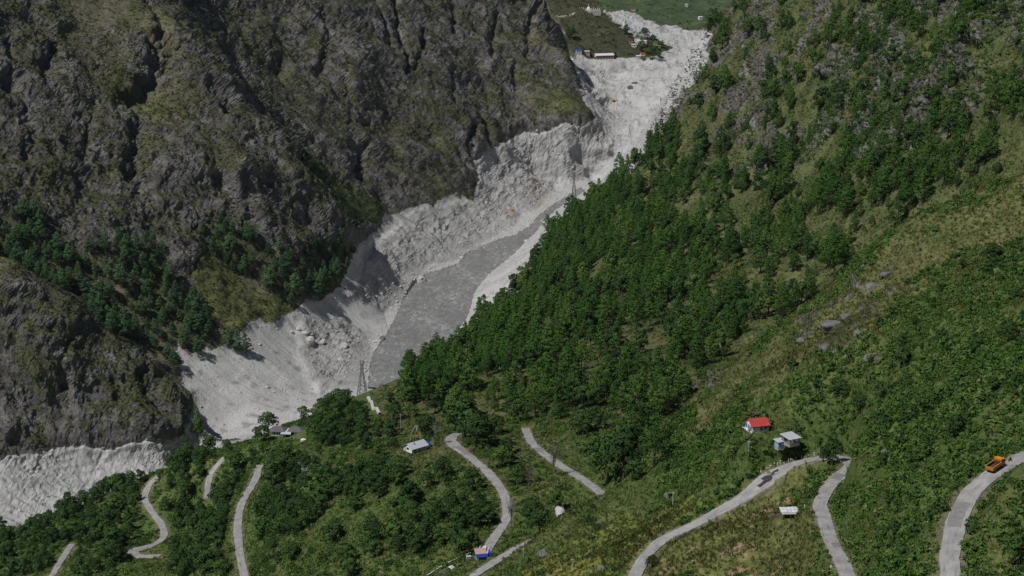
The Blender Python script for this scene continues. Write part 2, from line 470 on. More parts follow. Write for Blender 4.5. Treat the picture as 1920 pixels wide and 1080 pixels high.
in_crop = inpoly(wx, wy, CROPS) & (rD < 850)
in_tow = inpoly(wx, wy, TOWER_SLOPE) & (rD > 980) & (rD < 2500)
in_lgr = inpoly(wx, wy, L_GRASS) & LEFT
in_hook = inpoly(wx, wy, HOOK) & LEFT
LEFT &= ~(in_hill | in_far)

nA = fbm(tx, ty, tz, 60, 4, 11)
nB = fbm(tx, ty, tz, 14, 4, 12)
nC = fbm(tx, ty, tz, 30, 4, 13)
nD = fbm(tx, ty, tz, 6, 3, 14)
cliffL = LEFT * sstep(0.13, 0.33, slope + 0.10 * nA + 0.08 * nB) * np.where(in_lgr | in_hook, 0.05, 1.0)
# pines stand on softer ground on the left bench
PINE_L = [[(0,395),(60,410),(90,450),(130,470),(112,500),(150,480),(240,446),(300,470),(330,540),(372,560),(398,600),(392,640),(345,660),(335,700),(255,650),(200,640),(150,560),(90,545),(0,520)],
          [(362,430),(395,418),(430,440),(490,455),(540,500),(575,530),(562,572),(520,572),(470,540),(420,505),(385,480)],
          [(556,470),(600,455),(650,455),(662,490),(640,545),(590,560),(566,520)], [(-60,400),(0,400),(0,560),(-60,560)]]
pineL = np.zeros(tx.shape, bool)
for p in PINE_L: pineL |= inpoly(wx, wy, p) & LEFT & (rD > 1540)
cliffL *= np.where(pineL, 0.25, 1.0)
cliffR = in_tow * sstep(0.0, 0.25, nC + 0.35 * nB + 0.08)
OUTCROPS = [[(1510,585),(1600,560),(1640,575),(1600,640),(1560,672),(1500,640)],[(1600,500),(1680,468),(1720,500),(1660,560),(1600,550)],[(1640,655),(1672,655),(1660,685),(1630,680)],[(1290,730),(1330,700),(1370,690),(1340,730)],
            [(545,868),(600,855),(625,875),(600,895),(550,890)]]
outc = np.zeros(tx.shape, bool)
for p in OUTCROPS: outc |= inpoly(wx, wy, p) & (rD < 1100)
cliffR = np.maximum(cliffR, outc * sstep(-0.05, 0.2, nB + 0.06))
rock = np.clip(cliffL + cliffR, 0, 1) * ~grey
# rough bedrock inside the slide
ROUGH_G = [[(640,560),(700,470),(770,400),(880,380),(880,300),(935,275),(1000,300),(1060,300),(1010,390),(930,440),(870,490),(800,500),(740,590)],[(930,275),(1110,235),(1150,290),(1060,340),(980,330)],[(570,600),(650,600),(700,650),(690,740),(600,740),(560,660)]]
rg = np.zeros(tx.shape, bool)
for p in ROUGH_G: rg |= inpoly(wx, wy, p) & grey
rg = rg.astype(np.float32)

def soften(a, n):
    a = a.reshape(NC, NR).astype(np.float32).copy()
    for _ in range(n):
        a[1:-1] = 0.5 * a[1:-1] + 0.25 * (a[:-2] + a[2:])
        a[:, 1:-1] = 0.5 * a[:, 1:-1] + 0.25 * (a[:, :-2] + a[:, 2:])
    return a.ravel()
cl_s = np.minimum(soften(cliffL, 40), cliffL + 0.3); rg_s = soften(rg, 14); lf_s = soften((LEFT & ~pineL) * (1 - cliffL), 40)
# relief along the normal: big ribs and gullies, then jointed slabs
sx = 0.26 * tx + 0.97 * ty; sp = 0.97 * tx - 0.26 * ty
wq = 7 * noise(tx / 40, ty / 40, tz / 40, 23)
rib = fbm(sx + 1.15 * tz + wq, sp * 0.4, tz * 0.18, 50, 4, 21, gain=0.55, ridged=True)
big = fbm(tx + wq, ty, tz, 120, 4, 22, gain=0.5, ridged=True)
crag = fbm(sx, sp, tz * 0.55, 15, 4, 24, gain=0.6, ridged=True)
crag5 = fbm(sx, sp, tz * 0.6, 5.5, 3, 25, gain=0.6, ridged=True)
zt = tz + 0.35 * sx
h1, b1x, b1y, b1z, e1 = cells(sx / 46 + wq * 0.03, sp / 46, zt / 70, 31)
h2, b2x, b2y, b2z, e2 = cells(sx / 9, sp / 9, zt / 16, 41)
slab = 26.0 * (b1x * (np.modf(h1 * 7.13)[0] - 0.5) + b1z * (np.modf(h1 * 13.7)[0] - 0.35)) + (h1 - 0.5) * 7.0 - 1.5 * (1 - sstep(0.0, 0.07, e1)) * (h1 > 0.6)
small = soften((h2 - 0.5) * 1.3 + b2x * 1.8, 1)
slab = soften(slab, 10)
crack = sstep(0.30, 0.62, nC) 
blocks = slab
relief = cl_s * (rib * 7.0 + big * 10.0 + slab * 0.75 + crag * 3.4 + small * 0.8 + crag5 * 1.5)
relief += lf_s * (rib * 7.0 + big * 6.0 + nB * 1.6 + nC * 2 + 0.45 * slab + 1.4 * crag + 0.7 * crag5)
relief += cliffR * (rD > 1000) * (0.6 * slab + 4.6 * crag + 1.4 * crag5 + 1.2 * small) + cliffR * (rD <= 1000) * (0.8 * small + 1.0 * crag + 1.0)
streak = noise(sx / 3.2, sp / 40, tz / 60, 61) + 0.6 * noise(sx / 1.5, sp / 25, tz / 40, 62)
bk = soften(inpoly(wx, wy, BANK) & grey, 10)
relief += bk * (2.2 * fbm(sx * 1.0, sp * 0.25, tz * 0.12, 7, 4, 66, gain=0.6, ridged=True) + 1.6 * crag5)
relief += grey * (0.5 * streak + 0.5 * nD + 0.6 * fbm(sx, sp * 0.3, tz * 0.3, 12, 4, 65, gain=0.65, ridged=True))
relief += rg_s * (0.30 * slab + 0.35 * small + 5.0 * rib + 3.6 * crag + 1.2 * crag5)
softveg = ~(LEFT | grey) * (1 - cliffR)
relief += softveg * (2.2 * nC + 0.9 * nB + 0.4 * nD) * np.where(rD > 1000, 1.6, 1.0)
CREV = [([(275,10),(300,70),(295,120),(270,185),(258,235),(250,300),(262,350)],8,15),([(300,90),(292,130),(275,165),(258,205)],15,20),([(20,95),(12,140),(18,170)],6,10),([(100,95),(85,130),(82,155)],6,11),([(395,165),(418,188),(425,205)],8,12),
 ([(735,0),(742,50),(755,100),(757,145)],5,11),([(792,60),(785,100),(768,142)],5,11),([(700,0),(718,60),(728,110)],6,9),([(997,20),(992,60),(985,110)],6,11),([(885,240),(872,262),(868,290)],7,12),([(890,215),(902,240),(912,268)],6,10),
 ([(680,280),(668,310),(655,338)],8,12),([(455,320),(470,345),(490,360)],4,6),([(460,390),(465,410)],6,8),([(225,430),(240,438)],6,9),([(850,20),(846,60)],5,7),([(930,30),(925,80),(915,110)],5,8),([(600,30),(610,90),(595,150)],5,7),([(520,110),(530,170)],5,7),([(40,210),(55,260),(52,310)],6,8),
 ([(170,200),(160,260),(150,300)],4,6),([(270,660),(262,700),(268,740)],4,6),([(130,640),(110,680),(118,720)],4,6),([(835,150),(845,200)],5,8),([(960,120),(968,170)],5,7),([(640,150),(650,200),(645,240)],4,6)]
cv = np.zeros(tx.shape, np.float32)
lv_ = np.where(LEFT & (rD < 2700))[0]
for poly, cw_, cd_ in CREV:
    q = []
    for x_, y_ in poly:
        m_ = lv_[(np.abs(rx[lv_] - x_) < 14) & (np.abs(ry[lv_] - y_) < 12)]
        if len(m_): j_ = m_[(np.hypot(rx[m_] - x_, ry[m_] - y_) + 0.02 * (rD[m_] - rD[m_].min())).argmin()]; q.append((tx[j_], ty[j_], tz[j_]))
    if len(q) < 2: continue
    q = spline(q, 3.0); m_ = lv_[(tx[lv_] > q[:, 0].min() - 30) & (tx[lv_] < q[:, 0].max() + 30) & (ty[lv_] > q[:, 1].min() - 30) & (ty[lv_] < q[:, 1].max() + 30)]
    d_ = np.full(len(m_), 99.0, np.float32)
    for i in range(0, len(q), 4):
        e_ = q[i:i + 4]; d_ = np.minimum(d_, np.sqrt((tx[m_, None] - e_[None, :, 0]) ** 2 + (ty[m_, None] - e_[None, :, 1]) ** 2 + (tz[m_, None] - e_[None, :, 2]) ** 2).min(1))
    d_ = np.abs(d_ + 9.0 * nB[m_] * (cw_ / 8.0) + 4.0 * nD[m_])
    cv[m_] = np.maximum(cv[m_], 0.72 * cd_ * np.exp(-(d_ / (0.85 * cw_)) ** 2))
relief -= cv
farg = grey & (rD > 2280)
relief += farg * (5.0 * fbm(tx, ty, tz, 26, 4, 63, ridged=True) + 2.4 * (rD > 2480) * noise(tx / 50, (tz + 0.12 * ty) / 4.0, ty * 0.0, 64))
rdist, rhz = road_field(tx, ty)
hold = sstep(0.5, 9.0, rdist)
# keep the water's edge
edge = np.full(tx.shape, 99.0, np.float32)
ne = spline([(p[0], p[1], 0) for p in river_left], 4.0); nf = spline([(p[0], p[1], 0) for p in river_right], 4.0)
near = np.where((ty > 1550) & (ty < 2330) & (np.abs(tx) < 260))[0]
for line in (ne, nf):
    d = np.full(len(near), 99.0, np.float32)
    for i in range(0, len(line), 8):
        d = np.minimum(d, np.hypot(tx[near, None] - line[None, i:i + 8, 0], ty[near, None] - line[None, i:i + 8, 1]).min(1))
    edge[near] = np.minimum(edge[near], d)
hold *= 0.12 + 0.88 * sstep(1.0, 26.0, edge)
# level ground for the buildings: pixel, depth range, radius
PADS = [(1420,806,600,800,5.5),(1411,784,600,800,2.5),(1437,783,600,800,1.2),(1482,828,600,800,4.0),(1461,838,600,800,2.2),(1480,968,500,720,4.0),(1052,966,700,900,4.6),(902,1046,720,860,3.5),(780,844,900,1100,8.0),(540,814,1100,1350,12.0),(1132,110,2550,2800,18.0)]
pads = []; SITE = {}
for x_, y_, d0, d1, r_ in PADS:
    m_ = np.where((np.abs(rx - x_) < 12) & (np.abs(ry - y_) < 10) & (rD > d0) & (rD < d1))[0]
    if len(m_):
        q = m_[(np.hypot(rx[m_] - x_, ry[m_] - y_)).argmin()]; pads.append((tx[q], ty[q], tz[q], r_)); SITE[(x_, y_)] = np.array((tx[q], ty[q], tz[q]), np.float64)
px3 = tx + nrm[:, 0] * relief * hold; py3 = ty + nrm[:, 1] * relief * hold; pz3 = tz + nrm[:, 2] * relief * hold
for x_, y_, z_, r_ in pads:
    d_ = np.hypot(px3 - x_, py3 - y_); k_ = 1 - sstep(r_, r_ * 1.9, d_)
    pz3 = pz3 * (1 - k_) + z_ * k_
# cut the road bench
rdist, rhz = road_field(px3, py3)
cut = 1 - sstep(0.6, 6.5, rdist)
pz3 = pz3 * (1 - cut) + (rhz - 0.35) * cut
# river bed under the water, banks above it
inr = inpoly(px3, py3, river_poly)
wz = river_z(py3)
pz3 = np.where(inr, np.minimum(pz3, wz - 1.2), pz3)
bankm = (~inr) & (edge < 30)
pz3 = np.where(bankm, np.maximum(pz3, wz + 0.3 + 0.04 * edge + 0.8 * np.abs(nD)), pz3)
GN_ = grid_normals(px3.reshape(NC, NR), py3.reshape(NC, NR), pz3.reshape(NC, NR)).reshape(-1, 3)

# colours of ground, rock and debris
def C(*c): return np.array(c, np.float32)
def lerp(a, b, t): return a + (b - a) * np.asarray(t, np.float32)[:, None]
base = np.tile(C(0.066, 0.096, 0.028), (len(tx), 1))
base = lerp(base, C(0.092, 0.108, 0.038), sstep(-0.15, 0.45, nC + 0.5 * nB))
base = lerp(base, lerp(np.tile(C(0.090, 0.100, 0.040), (len(tx), 1)), C(0.054, 0.076, 0.027), sstep(-0.15, 0.35, nB + 0.5 * nD)), (~west & (rD > 930) & (rx > 700)) * 1.0)
fz = in_spur * 1.0
base = lerp(base, lerp(np.tile(C(0.108, 0.115, 0.045), (len(tx), 1)), C(0.066, 0.088, 0.030), sstep(-0.1, 0.5, nB + nD * 0.6)), fz)
base = lerp(base, lerp(np.tile(C(0.115, 0.122, 0.042), (len(tx), 1)), C(0.25, 0.18, 0.11), sstep(0.30, 0.55, nB + nD)), in_field * 0.9)
base = lerp(base, lerp(np.tile(C(0.115, 0.15, 0.034), (len(tx), 1)), C(0.17, 0.18, 0.04), sstep(0.0, 0.3, nC)), in_crop * 0.9)
base = lerp(base, lerp(np.tile(C(0.120, 0.113, 0.078), (len(tx), 1)), C(0.090, 0.100, 0.044), sstep(-0.2, 0.3, nC + 0.6 * nD)), LEFT * 1.0)
base = lerp(base, C(0.095, 0.108, 0.040), in_lgr * 0.8)
base = lerp(base, C(0.045, 0.066, 0.028), in_hook * 0.8)
base = lerp(base, C(0.060, 0.062, 0.036), in_hill * 1.0)
base = lerp(base, C(0.055, 0.080, 0.040), in_far * 1.0)
terr_ = np.abs(np.modf(np.abs(tz + 2.0 * nC) / 7.0)[0] - 0.5)
base = lerp(base, C(0.095, 0.115, 0.055), in_far * sstep(0.30, 0.48, terr_) * sstep(-0.1, 0.2, nC) * 0.8)
for PTH in ([(1030,38),(1045,33),(1062,30),(1078,25)], [(1037,52),(1050,58),(1062,65)]):
    for (x1, y1), (x2, y2) in zip(PTH[:-1], PTH[1:]):
        u_ = np.clip(((rx - x1) * (x2 - x1) + (ry - y1) * (y2 - y1)) / ((x2 - x1) ** 2 + (y2 - y1) ** 2), 0, 1)
        base = lerp(base, C(0.34, 0.32, 0.28), (np.hypot(rx - x1 - u_ * (x2 - x1), ry - y1 - u_ * (y2 - y1)) < 1.3) * in_hill * 0.9)
rockc = lerp(np.tile(C(0.130, 0.123, 0.119), (len(tx), 1)), C(0.205, 0.196, 0.190), sstep(-0.2, 0.5, nB + 0.7 * (h2 - 0.5)))
rockc = lerp(rockc, C(0.28, 0.25, 0.21), sstep(0.46, 0.64, nC + 0.35 * nD + 0.12 * h1))
rockc = lerp(rockc, C(0.088, 0.092, 0.050), sstep(-0.05, 0.40, nD * 0.9 + nC * 0.7 + (GN_[:, 2] - 0.55) * 1.2) * 0.9)   # grass on the ledges
base = lerp(base, rockc, sstep(0.25, 0.7, rock + 0.25 * nD))
LEDGE = [[(400,75),(480,95),(570,130),(520,145),(440,120)],[(470,235),(550,285),(650,425),(600,415),(520,320)],[(90,295),(200,375),(265,430),(200,425),(85,345)],[(245,175),(365,195),(345,235),(240,215)],[(0,25),(60,60),(100,110),(60,110),(0,60)],[(640,180),(700,200),(690,240),(640,220)],[(800,230),(870,250),(860,290),(800,270)],[(0,560),(120,590),(220,670),(330,730),(340,800),(200,830),(60,830),(0,840)],[(960,130),(1040,130),(1090,220),(1000,230)],[(0,430),(120,480),(90,520),(0,500)]]
led = np.zeros(tx.shape, bool)
for p in LEDGE: led |= inpoly(wx2, wy2, p) & LEFT
base = lerp(base, lerp(np.tile(C(0.105, 0.118, 0.048), (len(tx), 1)), C(0.070, 0.086, 0.034), sstep(-0.2, 0.3, nB)), led * sstep(-0.25, 0.15, nD + 0.6 * nC + 0.5 * (GN_[:, 2] - 0.5)) * 0.6)
greyc = lerp(np.tile(C(0.41, 0.408, 0.402), (len(tx), 1)), C(0.49, 0.487, 0.48), sstep(-0.3, 0.4, nB))
greyc = lerp(greyc, C(0.20, 0.197, 0.19), sstep(0.30, 0.55, nD + 0.3 * streak) * 0.7)
greyc = lerp(greyc, lerp(np.tile(C(0.32, 0.317, 0.31), (len(tx), 1)), C(0.46, 0.456, 0.448), h2), rg * 0.8)
SAND = [(985,330),(1010,345),(1030,390),(1010,405),(990,385),(978,350)]
greyc = lerp(greyc, C(0.36, 0.29, 0.22), inpoly(wx, wy, SAND) * 0.3)
TRACK = [(1143,228),(1152,250),(1150,275),(1135,292),(1100,300),(1062,308),(1042,322),(1030,336),(1008,346)]
tk = np.full(tx.shape, 99.0, np.float32)
for (x1, y1), (x2, y2) in zip(TRACK[:-1], TRACK[1:]):
    u_ = np.clip(((rx - x1) * (x2 - x1) + (ry - y1) * (y2 - y1)) / ((x2 - x1) ** 2 + (y2 - y1) ** 2), 0, 1)
    tk = np.minimum(tk, np.hypot(rx - x1 - u_ * (x2 - x1), ry - y1 - u_ * (y2 - y1)))
greyc = lerp(greyc, C(0.43, 0.425, 0.41), (1 - sstep(2.0, 4.0, tk + 0.8 * nD)) * 0.9)
gm = grey.astype(np.float32)
base = lerp(base, greyc, gm)
shore = (edge < 9) & (rD > 1500) & grey
base = lerp(base, C(0.44, 0.435, 0.425), shore * sstep(-0.3, 0.3, nD) * 0.8)
verge = (1 - sstep(0.2, 2.2, rdist + 0.8 * nD)) * (rD < 1400)
base = lerp(base, C(0.16, 0.145, 0.095), verge * 0.6)
rocky = np.clip(0.12 + 0.75 * rock + 0.55 * gm + 0.5 * rg + 0.25 * LEFT, 0, 1).astype(np.float32)

gi = np.arange(NC * NR).reshape(NC, NR)
quads = np.stack([gi[:-1, :-1], gi[1:, :-1], gi[1:, 1:], gi[:-1, 1:]], -1).reshape(-1, 4)
def big_mesh(name, co, q, m):
    me = bpy.data.meshes.new(name)
    me.vertices.add(len(co)); me.vertices.foreach_set('co', co.astype(np.float32).ravel())
    me.loops.add(q.size); me.loops.foreach_set('vertex_index', q.astype(np.int32).ravel())
    me.polygons.add(len(q)); me.polygons.foreach_set('loop_start', np.arange(0, q.size, 4, dtype=np.int32))
    me.polygons.foreach_set('loop_total', np.full(len(q), 4, np.int32))
    me.materials.append(m)
    me.update(calc_edges=True)
    return me
me = big_mesh('terrain', np.stack([px3, py3, pz3], -1), quads, M_TERRAIN)
ca = me.color_attributes.new('Col', 'FLOAT_COLOR', 'POINT')
ca.data.foreach_set('color', np.concatenate([base, np.ones((len(base), 1), np.float32)], 1).astype(np.float32).ravel())
ra = me.attributes.new('rocky', 'FLOAT', 'POINT'); ra.data.foreach_set('value', rocky)
ra = me.attributes.new('calm', 'FLOAT', 'POINT'); ra.data.foreach_set('value', gm)
smooth = (rocky < 0.5)[quads].any(1)
me.polygons.foreach_set('use_smooth', smooth)
terrain = bpy.data.objects.new('terrain', me); COL.objects.link(terrain)
terrain['kind'] = 'structure'

# water
a = spline(river_left, 5.0); b = spline(river_right, 5.0)
def resamp(s, n):
    d = np.concatenate([[0], np.cumsum(np.linalg.norm(np.diff(s, axis=0), axis=1))])
    t = np.linspace(0, d[-1], n)
    return np.stack([np.interp(t, d, s[:, i]) for i in range(3)], -1)
a = resamp(a, 90); b = resamp(b, 90)
vv, ff = [], []
K = 14
for i in range(90):
    for k in range(K + 1):
        t = -0.12 + 1.24 * k / K
        p = a[i] + (b[i] - a[i]) * t
        n = float(noise(np.array([p[0] / 7]), np.array([p[1] / 9]), np.array([0.0]), 71)[0])
        vv.append((p[0], p[1], river_z(p[1]) + 0.25 * n))
for i in range(89):
    for k in range(K):
        q = i * (K + 1) + k
        ff.append((q, q + 1, q + K + 2, q + K + 1))
river = mesh_obj('river', vv, ff, M_WATER, smooth=True); river['kind'] = 'structure'

# road stretches
for k, s in road_line.items():
    hw = ROAD_W[k] / 2
    t = np.gradient(s[:, :2], axis=0); t /= np.linalg.norm(t, axis=1, keepdims=True)
    nn = np.stack([-t[:, 1], t[:, 0]], -1)
    L = np.concatenate([[0], np.cumsum(np.linalg.norm(np.diff(s, axis=0), axis=1))])
    cols = [-1.0, -0.93, -0.5, 0.0, 0.5, 0.93, 1.0]
    vv, ff, uv = [], [], []
    for i in range(len(s)):
        wl = 1 + 0.15 * float(noise(np.array([L[i] / 6.0]), np.array([0.5]), np.array([len(k) * 1.0]), 81)[0]) + 0.05 * math.sin(L[i] * 1.7)
        wr = 1 + 0.15 * float(noise(np.array([L[i] / 6.0]), np.array([7.5]), np.array([3.0]), 82)[0]) + 0.05 * math.sin(L[i] * 2.1 + 1)
        for c in cols:
            f_ = road_wide[k][i]; f_ = 1 + (f_ - 1) * 0.2 if (c > 0 and k == 'upper') else f_
            o = c * hw * f_ * (wl if c < 0 else wr)
            dz = 0.06 * (1 - c * c) - (0.5 if abs(c) == 1.0 else 0.0)
            vv.append((s[i, 0] + nn[i, 0] * o, s[i, 1] + nn[i, 1] * o, s[i, 2] + dz)); uv.append((o, L[i]))
    n = len(cols)
    for i in range(len(s) - 1):
        for c in range(n - 1):
            q = i * n + c
            ff.append((q, q + n, q + n + 1, q + 1))
    o = mesh_obj('road', vv, ff, M_ROAD); o['kind'] = 'structure'
    ul = o.data.uv_layers.new(name='UVMap')
    ul.data.foreach_set('uv', np.array([uv[l.vertex_index] for l in o.data.loops], np.float32).ravel())

# ------------------------------------------------------------------ vegetation: sample plants
def leaf_mat(name, stops, trans=0.06):
    def f(nt, b):
        oi = N(nt, 'ShaderNodeObjectInfo')
        n = ramp(nt, tex_noise(nt, 0.045, 4, 0.6), [(0.34, 0.0), (0.66, 1.0)])      # stands of one kind grow together
        fac = N(nt, 'ShaderNodeMath', operation='MULTIPLY_ADD'); fac.inputs[1].default_value = 0.55
        nt.links.new(oi.outputs['Random'], fac.inputs[0])
        sc = N(nt, 'ShaderNodeMath', operation='MULTIPLY'); sc.inputs[1].default_value = 0.45
        nt.links.new(n, sc.inputs[0]); nt.links.new(sc.outputs[0], fac.inputs[2])
        c = ramp(nt, fac.outputs[0], stops)
        d = N(nt, 'ShaderNodeBsdfDiffuse'); tr = N(nt, 'ShaderNodeBsdfTranslucent'); mx = N(nt, 'ShaderNodeMixShader')
        mx.inputs[0].default_value = trans
        nt.links.new(c, d.inputs[0]); nt.links.new(c, tr.inputs[0])
        nt.links.new(d.outputs[0], mx.inputs[1]); nt.links.new(tr.outputs[0], mx.inputs[2])
        nt.links.new(mx.outputs[0], nt.nodes['Material Output'].inputs['Surface'])
        nt.nodes.remove(b)
    return mat(name, f)
M_PINE = leaf_mat('pine_needles', [(0.0, (0.024, 0.060, 0.014)), (0.5, (0.043, 0.095, 0.019)), (0.85, (0.073, 0.127, 0.026)), (1.0, (0.113, 0.150, 0.034))])
M_PINE_B = leaf_mat('blue_pine_needles', [(0.0, (0.036, 0.078, 0.036)), (0.6, (0.056, 0.115, 0.048)), (1.0, (0.078, 0.138, 0.052))])
M_LEAF = leaf_mat('broad_leaves', [(0.0, (0.021, 0.043, 0.014)), (0.45, (0.035, 0.068, 0.021)), (0.8, (0.054, 0.104, 0.025)), (1.0, (0.104, 0.145, 0.040))])
M_SHRUB = leaf_mat('shrub_leaves', [(0.0, (0.026, 0.055, 0.014)), (0.4, (0.053, 0.108, 0.023)), (0.75, (0.094, 0.154, 0.038)), (1.0, (0.180, 0.180, 0.072))])
M_SCRUB = leaf_mat('dry_scrub', [(0.0, (0.030, 0.046, 0.018)), (0.5, (0.056, 0.070, 0.030)), (1.0, (0.14, 0.13, 0.075))])
M_GRASS = leaf_mat('grass_blades', [(0.0, (0.066, 0.105, 0.026)), (0.5, (0.116, 0.134, 0.042)), (1.0, (0.209, 0.193, 0.083))])
M_BARK = plain('bark', (0.075, 0.06, 0.048), 0.3, 1.0)
M_TWIG = plain('bare_twigs', (0.13, 0.115, 0.105), 0.3, 1.0)

def tube(path, radii, n=5):
    """tapered limb along a path"""
    vs, fs = [], []
    for i, (p, r) in enumerate(zip(path, radii)):
        p = np.array(p); q = np.array(path[min(i + 1, len(path) - 1)]) - np.array(path[max(i - 1, 0)])
        q = q / max(np.linalg.norm(q), 1e-6)
        a = np.cross(q, (0.31, 0.95, 0.05)); a /= np.linalg.norm(a); b = np.cross(q, a)
        for k in range(n):
            t = 2 * math.pi * k / n
            vs.append(p + r * (a * math.cos(t) + b * math.sin(t)))
    for i in range(len(path) - 1):
        for k in range(n):
            fs.append((i * n + k, i * n + (k + 1) % n, (i + 1) * n + (k + 1) % n, (i + 1) * n + k))
    return vs, fs

def merge(parts):
    vs, fs = [], []
    for v, f in parts:
        o = len(vs); vs += list(v); fs += [tuple(i + o for i in q) for q in f]
    return vs, fs

NORMALS = {}
def leafquad(c, nrm_, s, rg_):
    n = nrm_ / max(np.linalg.norm(nrm_), 1e-6)
    a = np.cross(n, rg_.normal(size=3)); a /= max(np.linalg.norm(a), 1e-6); b = np.cross(a, n)
    a = a * s * rg_.uniform(0.7, 1.2); b = b * s * rg_.uniform(0.45, 0.8)
    return [c - a, c + b * 0.9, c + a, c - b], [(0, 1, 2, 3)]   # counter-clockwise about n

def crown_blobs(seed, blobs, nleaf, size, jitter=0.45, whole=None):
    """leaves on the shells of several overlapping lobes"""
    g = np.random.default_rng(seed); parts = []
    tot = sum(r[0] * r[1] for _, r in blobs)
    for c, r in blobs:
        c = np.array(c); r = np.array(r)
        for _ in range(max(4, int(nleaf * r[0] * r[1] / tot))):
            d = g.normal(size=3); d /= np.linalg.norm(d)
            if d[2] < -0.55: d[2] *= -0.6
            p = c + d * r * g.uniform(0.72, 1.08)
            nn_ = d + g.normal(size=3) * jitter
            if nn_ @ d < 0: nn_ = -nn_
            parts.append(leafquad(p, nn_, size * g.uniform(0.6, 1.35), g))
            nv = d * 1.0 + nn_ / np.linalg.norm(nn_) * 0.45
            if whole is not None:
                q = p - np.array(whole); q = q / np.linalg.norm(q); nv = nv * 0.62 + q * 0.75
            NORMALS.setdefault(seed, []).append(nv / np.linalg.norm(nv))
    v_, f_ = merge(parts)
    return v_, f_, seed

def pine_mesh(seed, low=0.30, wide=0.20, top_round=0.7):
    """1 m tall pine: trunk, limbs and irregular pads of needles"""
    g = np.random.default_rng(seed); wood = []; blobs = []
    lean = g.normal(size=2) * 0.02
    def axis(z): return np.array([lean[0] * z, lean[1] * z, z])
    wood.append(tube([axis(0) - (0, 0, 0.06), axis(0.3), axis(0.65), axis(0.96)], [0.019, 0.014, 0.009, 0.003]))
    n = 30; a = g.uniform(0, 6.28)
    for k in range(n):
        t = (k + 0.5) / n; z = low + (0.97 - low) * t ** 0.9
        r = wide * min(1.0, 0.6 + 2.5 * t) * (1 - t) ** (0.62 / top_round + 0.12) * g.uniform(0.55, 1.15)
        a += 2.4 + g.normal() * 0.3
        c = axis(z) + np.array([math.cos(a) * r, math.sin(a) * r, g.normal() * 0.012 - 0.25 * r])
        s = (0.052 + 0.050 * (1 - t)) * g.uniform(0.75, 1.3)
        blobs.append((c, (s, s, s * 0.72)))
        if r > 0.07: wood.append(tube([axis(z - 0.02), c], [0.0045, 0.002], 3))
    blobs.append((axis(0.96), (0.045, 0.045, 0.055)))
    return merge(wood), crown_blobs(seed + 900, blobs, 1700, 0.0215, 0.4, (0, 0, low + 0.12))

def broad_mesh(seed, tall=1.0, nleaf=520, size=0.042, spread=0.30):
    g = np.random.default_rng(seed); wood = []; blobs = []
    wood.append(tube([(0, 0, -0.06), (0.01, 0, 0.2), (0.0, 0.02, 0.5)], [0.026, 0.02, 0.012]))
    nb = 9
    for k in range(nb):
        a = 6.283 * k / nb * 1.618 * 2 + g.uniform(0, 0.6); zz = 0.34 + 0.52 * (k / (nb - 1)) + g.normal() * 0.03
        rr = spread * (1.05 - 0.75 * abs(zz - 0.5) / 0.5) * g.uniform(0.5, 1.05) * (0.35 if k == nb - 1 else 1)
        c = np.array([math.cos(a) * rr, math.sin(a) * rr, zz])
        blobs.append((c, (spread * g.uniform(0.42, 0.62), spread * g.uniform(0.42, 0.62), 0.13 * g.uniform(0.8, 1.2))))
        wood.append(tube([(0, 0, 0.22 + 0.25 * k / nb), tuple(c * 0.6 + np.array((0, 0, 0.1))), tuple(c)], [0.012, 0.007, 0.003], 4))
    return merge(wood), crown_blobs(seed + 500, blobs, nleaf, size, 0.45, (0, 0, 0.45))

def bare_mesh(seed):
    g = np.random.default_rng(seed); trunk = [tube([(0, 0, -0.05), (0.01, 0.01, 0.35), (0, 0, 0.6)], [0.014, 0.010, 0.006])]; tw = []
    for k in range(26):
        z = g.uniform(0.25, 0.6); a = g.uniform(0, 6.28); L = g.uniform(0.18, 0.38)
        d = np.array([math.cos(a) * 0.42, math.sin(a) * 0.42, 0.95])
        p0 = np.array((0, 0, z)); p1 = p0 + d * L * 0.6; p2 = p1 + d * L * 0.5 + g.normal(size=3) * 0.03
        tw.append(tube([p0, p1, p2], [0.006, 0.004, 0.0015], 3))
        for _ in range(5):
            q = p0 + (p2 - p0) * g.uniform(0.3, 1.0); e = q + g.normal(size=3) * 0.06 + np.array((0, 0, 0.06))
            tw.append(tube([q, e], [0.003, 0.001], 3))
    return merge(trunk), merge(tw)

def shrub_mesh(seed, nleaf=80, size=0.17):
    g = np.random.default_rng(seed)
    blobs = [((g.normal() * 0.28, g.normal() * 0.28, g.uniform(0.15, 0.5)), (g.uniform(0.3, 0.5), g.uniform(0.3, 0.5), g.uniform(0.25, 0.42))) for _ in range(5)]
    return crown_blobs(seed, blobs, nleaf, size, 0.5)

def tuft_mesh(seed, n=16):
    g = np.random.default_rng(seed); parts = []
    for _ in range(n):
        a = g.uniform(0, 6.28); b0 = np.array([math.cos(a), math.sin(a), 0]) * g.uniform(0, 0.35); o = np.array([math.cos(a + 1.3), math.sin(a + 1.3), 0]) * 0.07
        tip = b0 * 2.0 + np.array([g.normal() * 0.2, g.normal() * 0.2, g.uniform(0.5, 1.0)])
        parts.append(([b0 - o, b0 + o, tip + o * 0.3, tip - o * 0.3], [(0, 1, 2, 3)]))
    v_, f_ = merge(parts)
    return v_, f_, [(g.normal() * 0.25, g.normal() * 0.25, 1.0) for _ in v_]

